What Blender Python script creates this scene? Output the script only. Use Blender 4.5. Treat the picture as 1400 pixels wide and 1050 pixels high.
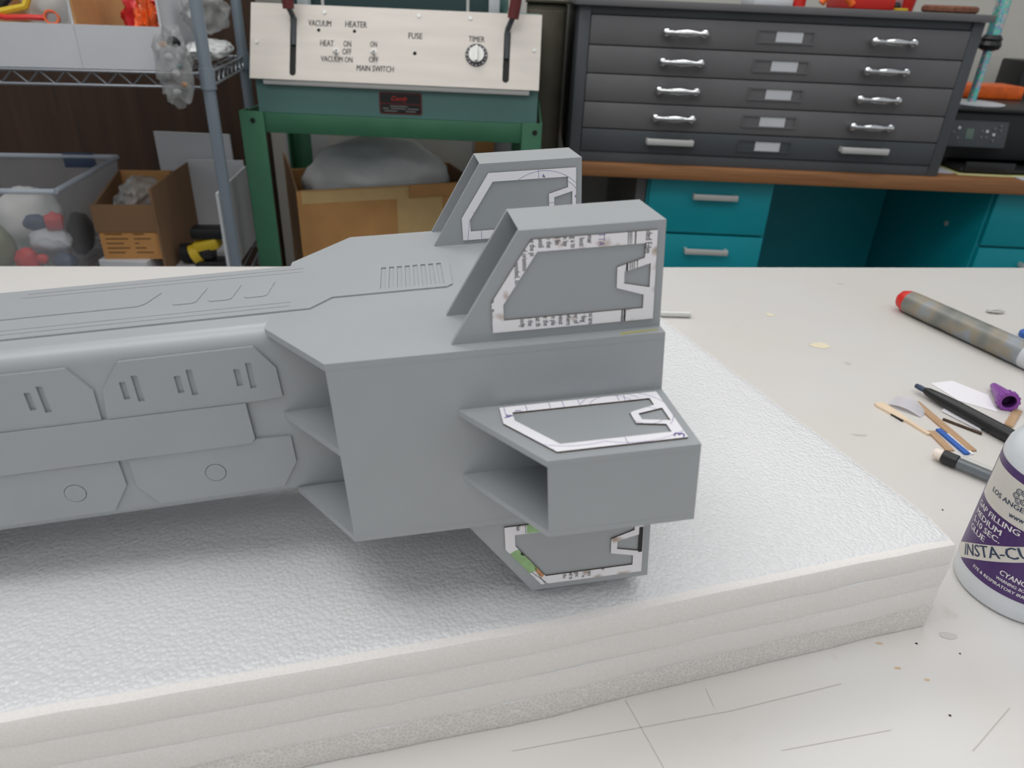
import bpy, bmesh, math, random
from mathutils import Vector, Matrix, noise
random.seed(7)
SC = bpy.context.scene
for o in list(bpy.data.objects): bpy.data.objects.remove(o)
COL = SC.collection
R = math.radians

# ------------------------------------------------------------------ camera
# world: z = 0 is the top of the work table, y points away from the camera, metres
cd = bpy.data.cameras.new('camera'); cam = bpy.data.objects.new('camera', cd); COL.objects.link(cam)
cd.sensor_width = 36.0; cd.lens = 972.0 / 1400.0 * 36.0
cam.matrix_world = Matrix(((0.99903, -0.04403, 0.0, 0.0),
                           (0.02118, 0.48052, -0.87673, 0.0),
                           (0.03860, 0.87588, 0.48099, 0.32),
                           (0, 0, 0, 1)))
cd.clip_start = 0.01
cd.dof.use_dof = True; cd.dof.focus_distance = 0.44; cd.dof.aperture_fstop = 14.0
SC.camera = cam
# ------------------------------------------------------------------ light
SC.view_settings.view_transform = 'Standard'; SC.view_settings.look = 'None'
SC.view_settings.gamma = 1.0; SC.view_settings.use_curve_mapping = False
SC.view_settings.exposure = -0.24
wd = bpy.data.worlds.new('world'); SC.world = wd; wd.use_nodes = True
wd.node_tree.nodes['Background'].inputs[0].default_value = (0.93, 0.97, 1.0, 1)
wd.node_tree.nodes['Background'].inputs[1].default_value = 0.55
def area(name, loc, sx, sy, power, color=(1, .985, .965), rot=(0, 0, 0)):
    l = bpy.data.lights.new(name, 'AREA'); l.shape = 'RECTANGLE'; l.size = sx; l.size_y = sy
    l.energy = power; l.color = color
    o = bpy.data.objects.new(name, l); COL.objects.link(o); o.location = loc; o.rotation_euler = rot
    return o
LAMPS = [((-0.70, 0.05, 1.75), 15.0), ((0.80, 0.15, 1.75), 6.5), ((-0.70, 1.6, 1.75), 17.0), ((0.80, 1.6, 1.75), 9.0), ((-0.30, -1.3, 1.75), 7.0)]  # last one is an added fill behind the camera, lifting the hull's shadow
for i, (p, e) in enumerate(LAMPS):
    area('ceiling_and_fill_light', p, 1.2, 0.9, e)

# ------------------------------------------------------------------ materials
def lin(c):
    return tuple(((v / 255) / 12.92 if v / 255 <= .04045 else ((v / 255 + .055) / 1.055) ** 2.4) for v in c)
def mat(name, rgb, rough=.5, metal=0.0, var=0.0, scale=30., bump=0.0, bscale=300., stretch=(1, 1, 1), alpha=1.0, spec=.5, sub=0.0, detail=3.):
    m = bpy.data.materials.new(name); m.use_nodes = True; nt = m.node_tree; b = nt.nodes['Principled BSDF']
    c = lin(rgb)
    b.inputs['Base Color'].default_value = (*c, 1); b.inputs['Roughness'].default_value = rough
    b.inputs['Metallic'].default_value = metal; b.inputs['Specular IOR Level'].default_value = spec
    b.inputs['Alpha'].default_value = alpha
    if sub: b.inputs['Subsurface Weight'].default_value = sub; b.inputs['Subsurface Radius'].default_value = (.01, .01, .01); b.inputs['Subsurface Scale'].default_value = .6
    if var or bump:
        tc = nt.nodes.new('ShaderNodeTexCoord'); mp = nt.nodes.new('ShaderNodeMapping'); mp.inputs['Scale'].default_value = stretch
        nt.links.new(tc.outputs['Object'], mp.inputs['Vector'])
    if var:
        n = nt.nodes.new('ShaderNodeTexNoise'); n.inputs['Scale'].default_value = scale; n.inputs['Detail'].default_value = detail
        nt.links.new(mp.outputs[0], n.inputs['Vector'])
        mx = nt.nodes.new('ShaderNodeMix'); mx.data_type = 'RGBA'
        r = nt.nodes.new('ShaderNodeMapRange'); r.inputs['From Min'].default_value = .3; r.inputs['From Max'].default_value = .7
        nt.links.new(n.outputs['Fac'], r.inputs['Value']); nt.links.new(r.outputs[0], mx.inputs['Factor'])
        mx.inputs['A'].default_value = (*[max(0, v * (1 - var)) for v in c], 1); mx.inputs['B'].default_value = (*[min(1, v * (1 + var)) for v in c], 1)
        nt.links.new(mx.outputs['Result'], b.inputs['Base Color'])
    if bump:
        n2 = nt.nodes.new('ShaderNodeTexNoise'); n2.inputs['Scale'].default_value = bscale; n2.inputs['Detail'].default_value = 2
        nt.links.new(mp.outputs[0], n2.inputs['Vector'])
        bp = nt.nodes.new('ShaderNodeBump'); bp.inputs['Strength'].default_value = bump; bp.inputs['Distance'].default_value = .002
        nt.links.new(n2.outputs['Fac'], bp.inputs['Height']); nt.links.new(bp.outputs[0], b.inputs['Normal'])
    return m
def nd(m, t): return m.node_tree.nodes.new(t)
def lk(m, a, b): m.node_tree.links.new(a, b)

primer = mat('grey_primer', (152, 156, 159), .42, var=.025, scale=25, bump=.03, bscale=500, spec=.95)
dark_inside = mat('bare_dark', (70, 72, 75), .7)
chipboard = mat('burnt_chipboard_edge', (74, 58, 44), .8, var=.3, scale=300)
ink = mat('black_ink', (26, 24, 26), .6); purple_ink = mat('purple_ink', (104, 76, 156), .6)
green_print = mat('green_print', (150, 185, 130), .6, var=.15, scale=200); tan_print = mat('tan_print', (190, 140, 95), .6, var=.3, scale=400)
def paper_mat():
    m = mat('printed_paper', (232, 229, 232), .6)
    b = m.node_tree.nodes['Principled BSDF']
    tc = nd(m, 'ShaderNodeTexCoord'); n = nd(m, 'ShaderNodeTexNoise'); n.inputs['Scale'].default_value = 130; n.inputs['Detail'].default_value = 1
    lk(m, tc.outputs['Object'], n.inputs['Vector'])
    r = nd(m, 'ShaderNodeMapRange'); r.inputs['From Min'].default_value = .60; r.inputs['From Max'].default_value = .76
    lk(m, n.outputs['Fac'], r.inputs['Value'])
    mx = nd(m, 'ShaderNodeMix'); mx.data_type = 'RGBA'; mx.inputs['A'].default_value = (*lin((232, 229, 232)), 1); mx.inputs['B'].default_value = (*lin((150, 115, 75)), 1)
    lk(m, r.outputs[0], mx.inputs['Factor']); lk(m, mx.outputs['Result'], b.inputs['Base Color'])
    return m
paper = paper_mat()
clean_paper = mat('plain_paper', (234, 232, 236), .6)

def foam_mat(name, side):
    m = mat(name, (221, 221, 222) if not side else (228, 223, 219), .28 if not side else .6, sub=.12, spec=.5)
    m.node_tree.nodes['Principled BSDF'].inputs['Subsurface Radius'].default_value = (.008, .008, .008); m.node_tree.nodes['Principled BSDF'].inputs['Subsurface Scale'].default_value = 1.0
    b = m.node_tree.nodes['Principled BSDF']; nt = m.node_tree
    tc = nd(m, 'ShaderNodeTexCoord')
    mp = nd(m, 'ShaderNodeMapping'); lk(m, tc.outputs['Object'], mp.inputs['Vector'])
    v = nd(m, 'ShaderNodeTexVoronoi'); v.inputs['Scale'].default_value = 460 if not side else 420
    n = nd(m, 'ShaderNodeTexNoise'); n.inputs['Scale'].default_value = 90; n.inputs['Detail'].default_value = 3
    lk(m, mp.outputs[0], v.inputs['Vector']); lk(m, mp.outputs[0], n.inputs['Vector'])
    if side:
        v.feature = 'DISTANCE_TO_EDGE'
        r = nd(m, 'ShaderNodeMapRange'); r.inputs['From Min'].default_value = 0; r.inputs['From Max'].default_value = .12
        lk(m, v.outputs['Distance'], r.inputs['Value'])
        mx = nd(m, 'ShaderNodeMix'); mx.data_type = 'RGBA'
        mx.inputs['A'].default_value = (*lin((236, 232, 229)), 1)
        mx.inputs['B'].default_value = (*lin((231, 226, 222) if side == 1 else (214, 208, 203)), 1)
        lk(m, r.outputs[0], mx.inputs['Factor']); lk(m, mx.outputs['Result'], b.inputs['Base Color'])
    ad = nd(m, 'ShaderNodeMath'); ad.operation = 'ADD'
    lk(m, v.outputs['Distance'], ad.inputs[0]); lk(m, n.outputs['Fac'], ad.inputs[1])
    bp = nd(m, 'ShaderNodeBump'); bp.inputs['Strength'].default_value = .42 if not side else (.12 if side == 1 else .3); bp.inputs['Distance'].default_value = .0014 if not side else .0008
    if not side: bp.invert = True
    lk(m, ad.outputs[0], bp.inputs['Height']); lk(m, bp.outputs[0], b.inputs['Normal'])
    return m
foam_top = foam_mat('foam_skin', 0); foam_side = foam_mat('foam_cut_face', 1); foam_side_open = foam_mat('foam_open_cells', 2)

def table_mat():
    m = mat('white_laminate', (213, 210, 206), .42, bump=.02, bscale=800)
    b = m.node_tree.nodes['Principled BSDF']
    tc = nd(m, 'ShaderNodeTexCoord')
    n = nd(m, 'ShaderNodeTexNoise'); n.inputs['Scale'].default_value = 5; n.inputs['Detail'].default_value = 5
    n2 = nd(m, 'ShaderNodeTexNoise'); n2.inputs['Scale'].default_value = 38; n2.inputs['Detail'].default_value = 4
    for q in (n, n2): lk(m, tc.outputs['Object'], q.inputs['Vector'])
    r = nd(m, 'ShaderNodeMapRange'); r.inputs['From Min'].default_value = .35; r.inputs['From Max'].default_value = .7
    lk(m, n.outputs['Fac'], r.inputs['Value'])
    mx = nd(m, 'ShaderNodeMix'); mx.data_type = 'RGBA'; mx.inputs['A'].default_value = (*lin((214, 212, 209)), 1); mx.inputs['B'].default_value = (*lin((212, 207, 201)), 1)
    lk(m, r.outputs[0], mx.inputs['Factor'])
    r2 = nd(m, 'ShaderNodeMapRange'); r2.inputs['From Min'].default_value = .68; r2.inputs['From Max'].default_value = .8; r2.inputs['To Max'].default_value = .55
    lk(m, n2.outputs['Fac'], r2.inputs['Value'])
    m2 = nd(m, 'ShaderNodeMix'); m2.data_type = 'RGBA'; m2.inputs['B'].default_value = (*lin((192, 187, 180)), 1)
    lk(m, mx.outputs['Result'], m2.inputs['A']); lk(m, r2.outputs[0], m2.inputs['Factor']); lk(m, m2.outputs['Result'], b.inputs['Base Color'])
    return m
laminate = table_mat()
def wood_mat(name, c1, c2, scale=(1, 12, 12), s=6, rough=.6):
    m = mat(name, c1, rough); b = m.node_tree.nodes['Principled BSDF']
    tc = nd(m, 'ShaderNodeTexCoord'); mp = nd(m, 'ShaderNodeMapping'); mp.inputs['Scale'].default_value = scale
    lk(m, tc.outputs['Object'], mp.inputs['Vector'])
    n = nd(m, 'ShaderNodeTexNoise'); n.inputs['Scale'].default_value = s; n.inputs['Detail'].default_value = 6; n.inputs['Distortion'].default_value = .6
    lk(m, mp.outputs[0], n.inputs['Vector'])
    mx = nd(m, 'ShaderNodeMix'); mx.data_type = 'RGBA'; mx.inputs['A'].default_value = (*lin(c1), 1); mx.inputs['B'].default_value = (*lin(c2), 1)
    r = nd(m, 'ShaderNodeMapRange'); r.inputs['From Min'].default_value = .3; r.inputs['From Max'].default_value = .7
    lk(m, n.outputs['Fac'], r.inputs['Value']); lk(m, r.outputs[0], mx.inputs['Factor']); lk(m, mx.outputs['Result'], b.inputs['Base Color'])
    return m
plywood = wood_mat('brown_plywood', (70, 46, 30), (50, 33, 21), (14, 14, 1.2), 2.5, .7)
desk_wood = wood_mat('desk_wood', (156, 108, 68), (132, 88, 52), (1.5, 14, 40), 4, .5)
strip_wood = wood_mat('basswood', (190, 158, 125), (172, 138, 105), (40, 300, 300), 1, .7)
strip_pale = wood_mat('pale_basswood', (232, 212, 186), (220, 196, 168), (40, 300, 300), 1, .7)

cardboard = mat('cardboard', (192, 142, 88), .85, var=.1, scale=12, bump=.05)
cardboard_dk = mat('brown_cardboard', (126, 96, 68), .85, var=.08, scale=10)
tape = mat('packing_tape', (212, 178, 124), .35, var=.06, scale=20)
whiteboard = mat('white_cardboard', (202, 204, 208), .7, var=.03, scale=10)
greyboard = mat('grey_board', (205, 204, 200), .7, var=.06, scale=8)
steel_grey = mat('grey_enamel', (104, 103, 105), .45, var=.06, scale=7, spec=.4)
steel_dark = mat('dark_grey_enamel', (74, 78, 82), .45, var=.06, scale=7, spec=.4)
steel_frame = mat('grey_cabinet_frame', (80, 83, 87), .45, var=.05, scale=7, spec=.4)
old_steel = mat('tarnished_steel', (74, 70, 58), .35, .5, var=.3, scale=9)
chrome = mat('chrome', (225, 226, 228), .16, 1.0)
satin = mat('satin_aluminium', (206, 206, 203), .35, .25)
wire = mat('zinc_wire', (150, 154, 160), .35, .7)
post_m = mat('blue_grey_post', (132, 143, 154), .38, .3)
teal = mat('teal_paint', (0, 150, 164), .45, var=.05, scale=6)
green_frame = mat('green_enamel', (54, 106, 78), .45, var=.1, scale=9)
teal_body = mat('teal_grey_enamel', (86, 122, 118), .45, var=.06, scale=8)
panel_m = mat('brushed_plate', (202, 195, 187), .4, .1, var=.05, scale=6, stretch=(1, 8, 8))
black = mat('black_plastic', (26, 27, 29), .4); black_m = mat('matte_black', (14, 14, 15), .7)
red_m = mat('red_plastic', (205, 40, 32), .4); orange_m = mat('orange_plastic', (240, 105, 30), .4, var=.2, scale=40)
red_bag = mat('red_bag', (200, 40, 44), .3, var=.4, scale=25, bump=.5, bscale=60); orange_bag = mat('orange_bag', (238, 92, 36), .3, var=.45, scale=30, bump=.5, bscale=70)
maroon = mat('dark_red_grip', (98, 34, 34), .4)
yellow_m = mat('yellow_plastic', (206, 176, 40), .45); blue_m = mat('blue_card', (48, 96, 176), .6); navy = mat('navy_plastic', (52, 66, 92), .5)
clear = mat('clear_plastic', (205, 210, 216), .2, alpha=.28); bag_m = mat('clear_bag', (168, 170, 170), .25, alpha=.42, bump=.8, bscale=45, var=.1, scale=20)
wrap_m = mat('bubble_wrap', (228, 230, 230), .3, alpha=.95, bump=.5, bscale=25, var=.08, scale=9)
white_paint = mat('white_wall_paint', (206, 204, 196), .8, var=.02, scale=3)
concrete = mat('concrete', (120, 116, 110), .8, var=.12, scale=4)
purple_m = mat('purple_plastic', (136, 70, 158), .35); purple_dk = mat('dark_purple_plastic', (70, 30, 90), .5)
bottle_m = mat('white_polythene', (214, 218, 222), .3, sub=.15); label_purple = mat('label_purple', (74, 44, 104), .35, var=.05, scale=30); label_cream = mat('label_cream', (214, 210, 202), .35)
label_white = mat('label_white', (226, 222, 226), .5)
pencil_m = mat('smoky_clear_plastic', (120, 128, 134), .2, alpha=.75); eraser_m = mat('eraser', (238, 224, 212), .7)
camo = None
def camo_mat():
    m = mat('printed_sleeve', (150, 150, 150), .35); b = m.node_tree.nodes['Principled BSDF']
    tc = nd(m, 'ShaderNodeTexCoord'); n = nd(m, 'ShaderNodeTexNoise'); n.inputs['Scale'].default_value = 24; n.inputs['Detail'].default_value = 2
    lk(m, tc.outputs['Object'], n.inputs['Vector']); r = nd(m, 'ShaderNodeValToRGB'); e = r.color_ramp.elements
    e[0].position = .3; e[0].color = (*lin((98, 102, 96)), 1); e[1].position = .7; e[1].color = (*lin((164, 168, 170)), 1)
    for p, c in ((.42, (122, 122, 116)), (.5, (142, 132, 114)), (.58, (134, 140, 146))):
        x = e.new(p); x.color = (*lin(c), 1)
    lk(m, n.outputs['Fac'], r.inputs[0]); lk(m, r.outputs[0], b.inputs['Base Color']); return m
camo = camo_mat()
def glitter_mat():
    m = mat('holographic_film', (150, 200, 205), .25, .6); b = m.node_tree.nodes['Principled BSDF']
    tc = nd(m, 'ShaderNodeTexCoord'); v = nd(m, 'ShaderNodeTexVoronoi'); v.inputs['Scale'].default_value = 160; lk(m, tc.outputs['Object'], v.inputs['Vector'])
    r = nd(m, 'ShaderNodeValToRGB'); e = r.color_ramp.elements; e[0].color = (*lin((90, 205, 200)), 1); e[1].color = (*lin((180, 190, 200)), 1)
    for p, c in ((.35, (120, 225, 190)), (.55, (235, 190, 200)), (.75, (120, 170, 215))): x = e.new(p); x.color = (*lin(c), 1)
    s = nd(m, 'ShaderNodeSeparateColor'); lk(m, v.outputs['Color'], s.inputs[0]); lk(m, s.outputs[0], r.inputs[0]); lk(m, r.outputs[0], b.inputs['Base Color']); return m
glitter = glitter_mat()
woven = mat('woven_reed', (122, 78, 58), .8, var=.35, scale=120, bump=.5, bscale=250)
stain_brown = mat('brown_stain', (204, 178, 148), .5); pencil_line = mat('pencil_line', (190, 184, 177), .6); stain_grey = mat('grey_smudge', (196, 194, 190), .5); stain_yellow = mat('yellow_stain', (224, 214, 186), .5)
glue_stain = mat('yellow_glue', (176, 170, 96), .35)

# ------------------------------------------------------------------ geometry helpers
ID = lambda a, b, c: Vector((a, b, c))
class B:
    def __init__(s): s.bm = bmesh.new()
    def add(s, t, f=None):
        if f:
            for v in t.verts: v.co = f(*v.co)
        bmesh.ops.recalc_face_normals(t, faces=t.faces)
        me = bpy.data.meshes.new('t'); t.to_mesh(me); t.free(); s.bm.from_mesh(me); bpy.data.meshes.remove(me); return s
    def box(s, x0, x1, y0, y1, z0, z1, bev=0.0, M=None, mi=0):
        t = bmesh.new(); bmesh.ops.create_cube(t, size=1)
        for v in t.verts: v.co = Vector(((x0 + x1) / 2 + v.co.x * (x1 - x0), (y0 + y1) / 2 + v.co.y * (y1 - y0), (z0 + z1) / 2 + v.co.z * (z1 - z0)))
        if bev: bmesh.ops.bevel(t, geom=list(t.edges), offset=bev, segments=2, affect='EDGES', profile=.5)
        if M is not None: bmesh.ops.transform(t, matrix=M, verts=t.verts)
        for f in t.faces: f.material_index = mi
        return s.add(t)
    def lathe(s, prof, M=None, n=24, cap=True, mi=0):
        t = bmesh.new(); rings = []
        for r, z in prof: rings.append([t.verts.new((r * math.cos(2 * math.pi * k / n), r * math.sin(2 * math.pi * k / n), z)) for k in range(n)])
        for a, b in zip(rings, rings[1:]):
            for k in range(n): t.faces.new((a[k], a[(k + 1) % n], b[(k + 1) % n], b[k]))
        if cap:
            if prof[0][0] > 1e-6: t.faces.new(rings[0])
            if prof[-1][0] > 1e-6: t.faces.new(rings[-1])
        bmesh.ops.remove_doubles(t, verts=t.verts, dist=1e-7)
        if M is not None: bmesh.ops.transform(t, matrix=M, verts=t.verts)
        for f in t.faces: f.material_index = mi
        return s.add(t)
    def rod(s, p, q, r, r2=None, n=12, mi=0):
        p = Vector(p); q = Vector(q); d = q - p; M = Matrix.Translation(p) @ d.to_track_quat('Z', 'Y').to_matrix().to_4x4()
        return s.lathe([(r, 0), (r if r2 is None else r2, d.length)], M, n, mi=mi)
    def tube(s, path, r, n=8):
        P = [Vector(p) for p in path]; t = bmesh.new(); rings = []
        for i, p in enumerate(P):
            d = (P[min(i + 1, len(P) - 1)] - P[max(i - 1, 0)]).normalized(); u = d.orthogonal().normalized() if i == 0 else (u - d * u.dot(d)).normalized(); w = d.cross(u)
            rings.append([t.verts.new(p + (u * math.cos(2 * math.pi * k / n) + w * math.sin(2 * math.pi * k / n)) * r) for k in range(n)])
        for a, b in zip(rings, rings[1:]):
            for k in range(n): t.faces.new((a[k], a[(k + 1) % n], b[(k + 1) % n], b[k]))
        t.faces.new(rings[0]); t.faces.new(rings[-1]); return s.add(t)
    def prism(s, outer, holes=(), c0=0., c1=1., f=ID, top=0, side=0):
        t = bmesh.new(); E = []
        for loop in [outer] + list(holes):
            vs = [t.verts.new((x, y, c0)) for x, y in loop]
            E += [t.edges.new((vs[i], vs[(i + 1) % len(vs)])) for i in range(len(vs))]
        bmesh.ops.triangle_fill(t, use_beauty=True, use_dissolve=False, edges=E, normal=(0, 0, 1))
        fs = list(t.faces)
        ex = bmesh.ops.extrude_face_region(t, geom=fs, use_keep_orig=True)
        for g in ex['geom']:
            if isinstance(g, bmesh.types.BMVert): g.co.z = c1
        t.normal_update()
        for fc in t.faces: fc.material_index = top if abs(fc.normal.z) > .5 else side
        return s.add(t, f)
    def poly(s, pts):
        s.bm.faces.new([s.bm.verts.new(p) for p in pts]); return s
    def lump(s, c, size, amp=.2, freq=3., seed=0, sub=4, M=None):
        t = bmesh.new(); bmesh.ops.create_icosphere(t, subdivisions=sub, radius=1)
        for v in t.verts:
            k = v.co * freq + Vector((seed * 7.3, seed * 3.1, seed)); n1 = noise.noise(k); n2 = abs(noise.noise(k * 2.3))
            v.co = v.co * (1 + amp * n1 - amp * .8 * n2)
            v.co = Vector((c[0] + v.co.x * size[0], c[1] + v.co.y * size[1], c[2] + v.co.z * size[2]))
        if M is not None: bmesh.ops.transform(t, matrix=M, verts=t.verts)
        return s.add(t)
MW = {}
def part(name, b, m, parent=None, world=False, smooth=30, label=None):
    me = bpy.data.meshes.new(name)
    if world and parent is not None: bmesh.ops.transform(b.bm, matrix=MW[parent.name].inverted(), verts=b.bm.verts)
    b.bm.to_mesh(me); b.bm.free()
    for x in (m if isinstance(m, (list, tuple)) else [m]): me.materials.append(x)
    if smooth: me.shade_smooth(); me.set_sharp_from_angle(angle=R(smooth))
    o = bpy.data.objects.new(name, me); COL.objects.link(o)
    if parent is not None: o.parent = parent; MW[o.name] = MW[parent.name]
    else: MW[o.name] = Matrix()
    if label: o['label'] = label
    return o
def thing(name, label, cat, loc=(0, 0, 0), rotz=0., group=None, M=None):
    o = bpy.data.objects.new(name, None); COL.objects.link(o); o.empty_display_size = .02
    M = M if M is not None else Matrix.Translation(loc) @ Matrix.Rotation(rotz, 4, 'Z')
    o.matrix_world = M; MW[o.name] = M; o['label'] = label; o['category'] = cat
    if group: o['group'] = group
    return o
def solo(name, b, m, label, cat, group=None, loc=(0, 0, 0), rotz=0., smooth=30, world=True):
    M = Matrix.Translation(loc) @ Matrix.Rotation(rotz, 4, 'Z')
    if world: bmesh.ops.transform(b.bm, matrix=M.inverted(), verts=b.bm.verts)
    o = part(name, b, m, None, smooth=smooth); o.matrix_world = M; MW[o.name] = M
    o['label'] = label; o['category'] = cat
    if group: o['group'] = group
    return o
def struct(name, b, m, smooth=0):
    o = part(name, b, m, None, smooth=smooth); o['kind'] = 'structure'; return o
# text as flat triangles
_tc = {}
def glyphs(s, bold=0.0):
    k = (s, bold)
    if k not in _tc:
        cu = bpy.data.curves.new('txt', 'FONT'); cu.body = s; cu.size = 1; cu.offset = bold; cu.resolution_u = 2
        o = bpy.data.objects.new('txt', cu); COL.objects.link(o)
        dg = bpy.context.evaluated_depsgraph_get(); me = o.evaluated_get(dg).to_mesh()
        V = [(v.co.x, v.co.y) for v in me.vertices]; F = [tuple(p.vertices) for p in me.polygons]
        bpy.data.objects.remove(o); bpy.data.curves.remove(cu)
        x0 = min(v[0] for v in V); x1 = max(v[0] for v in V)
        _tc[k] = ([(x - x0, y) for x, y in V], F, x1 - x0)
    return _tc[k]
def text_polys(s, fit=None, size=1., bold=0.0, sx=1.):
    """triangles in text space: x along the baseline from 0, y up; fit = total width"""
    V, F, w = glyphs(s); k = fit / w if fit else size * sx
    out = [[(V[i][0] * k, V[i][1] * size) for i in f] for f in F]
    if bold: out += [[(x + .045 * k, y) for x, y in p] for p in out]      # heavier strokes
    return out, w * k
def clip(poly, conv):
    out = poly; n = len(conv)
    ar = sum(conv[i][0] * conv[(i + 1) % n][1] - conv[(i + 1) % n][0] * conv[i][1] for i in range(n)); sg = 1 if ar > 0 else -1
    for i in range(n):
        a, b = conv[i], conv[(i + 1) % n]; src = out; out = []
        if not src: break
        d = lambda p: sg * ((b[0] - a[0]) * (p[1] - a[1]) - (b[1] - a[1]) * (p[0] - a[0]))
        for j, p in enumerate(src):
            q = src[(j + 1) % len(src)]; dp, dq = d(p), d(q)
            if dp >= 0: out.append(p)
            if (dp >= 0) != (dq >= 0): t = dp / (dp - dq); out.append((p[0] + t * (q[0] - p[0]), p[1] + t * (q[1] - p[1])))
    return out if len(out) > 2 else []
def stroke(pts, w, closed=False):
    out = []; n = len(pts)
    for i in range(n if closed else n - 1):
        (x0, y0), (x1, y1) = pts[i], pts[(i + 1) % n]; L = math.hypot(x1 - x0, y1 - y0) or 1; nx, ny = -(y1 - y0) / L * w / 2, (x1 - x0) / L * w / 2
        out.append([(x0 + nx, y0 + ny), (x0 - nx, y0 - ny), (x1 - nx, y1 - ny), (x1 + nx, y1 + ny)])
    return out
def arc(cx, cy, r, a0, a1, n=28): return [(cx + r * math.cos(R(a0 + (a1 - a0) * i / n)), cy + r * math.sin(R(a0 + (a1 - a0) * i / n))) for i in range(n + 1)]
def circ(cx, cy, r, n=24): return [(cx + r * math.cos(2 * math.pi * i / n), cy + r * math.sin(2 * math.pi * i / n)) for i in range(n)]
def rrect(x0, x1, y0, y1, r, n=5):
    o = []
    for cx, cy, a in ((x1 - r, y1 - r, 0), (x0 + r, y1 - r, 90), (x0 + r, y0 + r, 180), (x1 - r, y0 + r, 270)):
        o += [(cx + r * math.cos(R(a + 90 * i / n)), cy + r * math.sin(R(a + 90 * i / n))) for i in range(n + 1)]
    return o

# ================================================================== the room
FZ = -0.84
struct('floor', B().box(-4, 4, -3, 2.95, FZ - .05, FZ), concrete)
struct('wall_back', B().box(-4, 4, 2.86, 2.95, FZ, 2.0), white_paint)
struct('wall_left', B().box(-4, -.74, 2.14, 2.17, FZ, 2.0), plywood)

# ================================================================== work table
YA = R(7.2)
tb = thing('work_table', 'large white laminate work table with scratches and stains', 'table', (0.05, .917, FZ), YA)
part('table_top', B().box(-1.9, 1.5, -1.75, 0, .84 - .035, .84, .002), laminate, tb)
part('apron', B().box(-1.82, 1.42, -1.68, -.06, .84 - .11, .84 - .036), whiteboard, tb)
for x in (-1.75, 1.35):
    for y in (-1.6, -.12): part('leg', B().box(x - .035, x + .035, y - .035, y + .035, 0, .729, .003), steel_grey, tb)
def mark(name, pts, w, m): # thin line drawn on the table, world coordinates
    b = B()
    for q in stroke(pts, w): b.poly([(x, y, .0002) for x, y in q])
    part(name, b, m, tb, world=True, smooth=0)
for pts, w in (([(0.0078, .2155), (.1206, .2431), (.1849, .2628)], .0004), ([(.0662, .2468), (.0796, .2121), (.086, .19)], .0004), ([(.2361, .2263), (.2697, .2522)], .0005), ([(.11, .256), (.112, .245)], .0003), ([(.14, .222), (.20, .236)], .0003)):
    mark('scored_line', pts, w, pencil_line)
def blot(cx, cy, rx, ry, m, seed, name='stain'):
    b = B(); n = 14
    b.poly([(cx + rx * math.cos(2 * math.pi * k / n) * (.7 + .5 * noise.noise((k * .9, seed, 0)) + .2), cy + ry * math.sin(2 * math.pi * k / n) * (.9 + .6 * noise.noise((k * .8, seed, 4))), .00015 + .00001 * seed) for k in range(n)])
    part(name, b, m, tb, world=True, smooth=0)
for i, a in enumerate([(.2, .293, .003, .0012, stain_brown), (.218, .292, .0025, .001, stain_brown), (.221, .275, .0022, .001, stain_brown), (.234, .268, .0018, .0009, stain_brown), (.205, .300, .004, .002, stain_grey), (.262, .3, .006, .003, stain_grey), (.26, .40, .005, .0015, stain_grey), (.33, .70, .012, .008, stain_yellow), (.42, .58, .006, .003, stain_grey), (.30, .52, .007, .002, stain_grey), (.345, .66, .004, .004, stain_grey), (.30, .78, .006, .004, stain_yellow), (.43, .90, .005, .003, stain_grey), (.24, .293, .0009, .0007, ink), (.262, .287, .0006, .0006, ink), (.235, .246, .0008, .0007, ink), (.32, .42, .0007, .0009, ink)]):
    blot(*a, seed=i)

# ================================================================== foam block
fm = thing('foam_block', 'thick block of white packing foam in four layers under the model', 'foam', (-.1, .4, 0))
OUT = [(.2505, .3065), (.0065, .2290), (-.193, .1745), (-.80, .030), (-.88, .40), (-.30, .545), (.118, .655), (.2471, .330)]
def dens(P, st=.02):
    o = []
    for i, p in enumerate(P):
        q = P[(i + 1) % len(P)]; L = math.hypot(q[0] - p[0], q[1] - p[1]); n = max(1, int(L / st))
        o += [(p[0] + (q[0] - p[0]) * k / n, p[1] + (q[1] - p[1]) * k / n) for k in range(n)]
    return o
D = dens(OUT); ND = len(D)
nor = []
for i in range(ND):
    a, b_ = D[i - 1], D[(i + 1) % ND]; L = math.hypot(b_[0] - a[0], b_[1] - a[1]); nor.append(((b_[1] - a[1]) / L, -(b_[0] - a[0]) / L))
sgn = 1 if sum(D[i][0] * D[(i + 1) % ND][1] - D[(i + 1) % ND][0] * D[i][1] for i in range(ND)) > 0 else -1
LZ = [.0003, .0175, .033, .049, .065]
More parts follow.
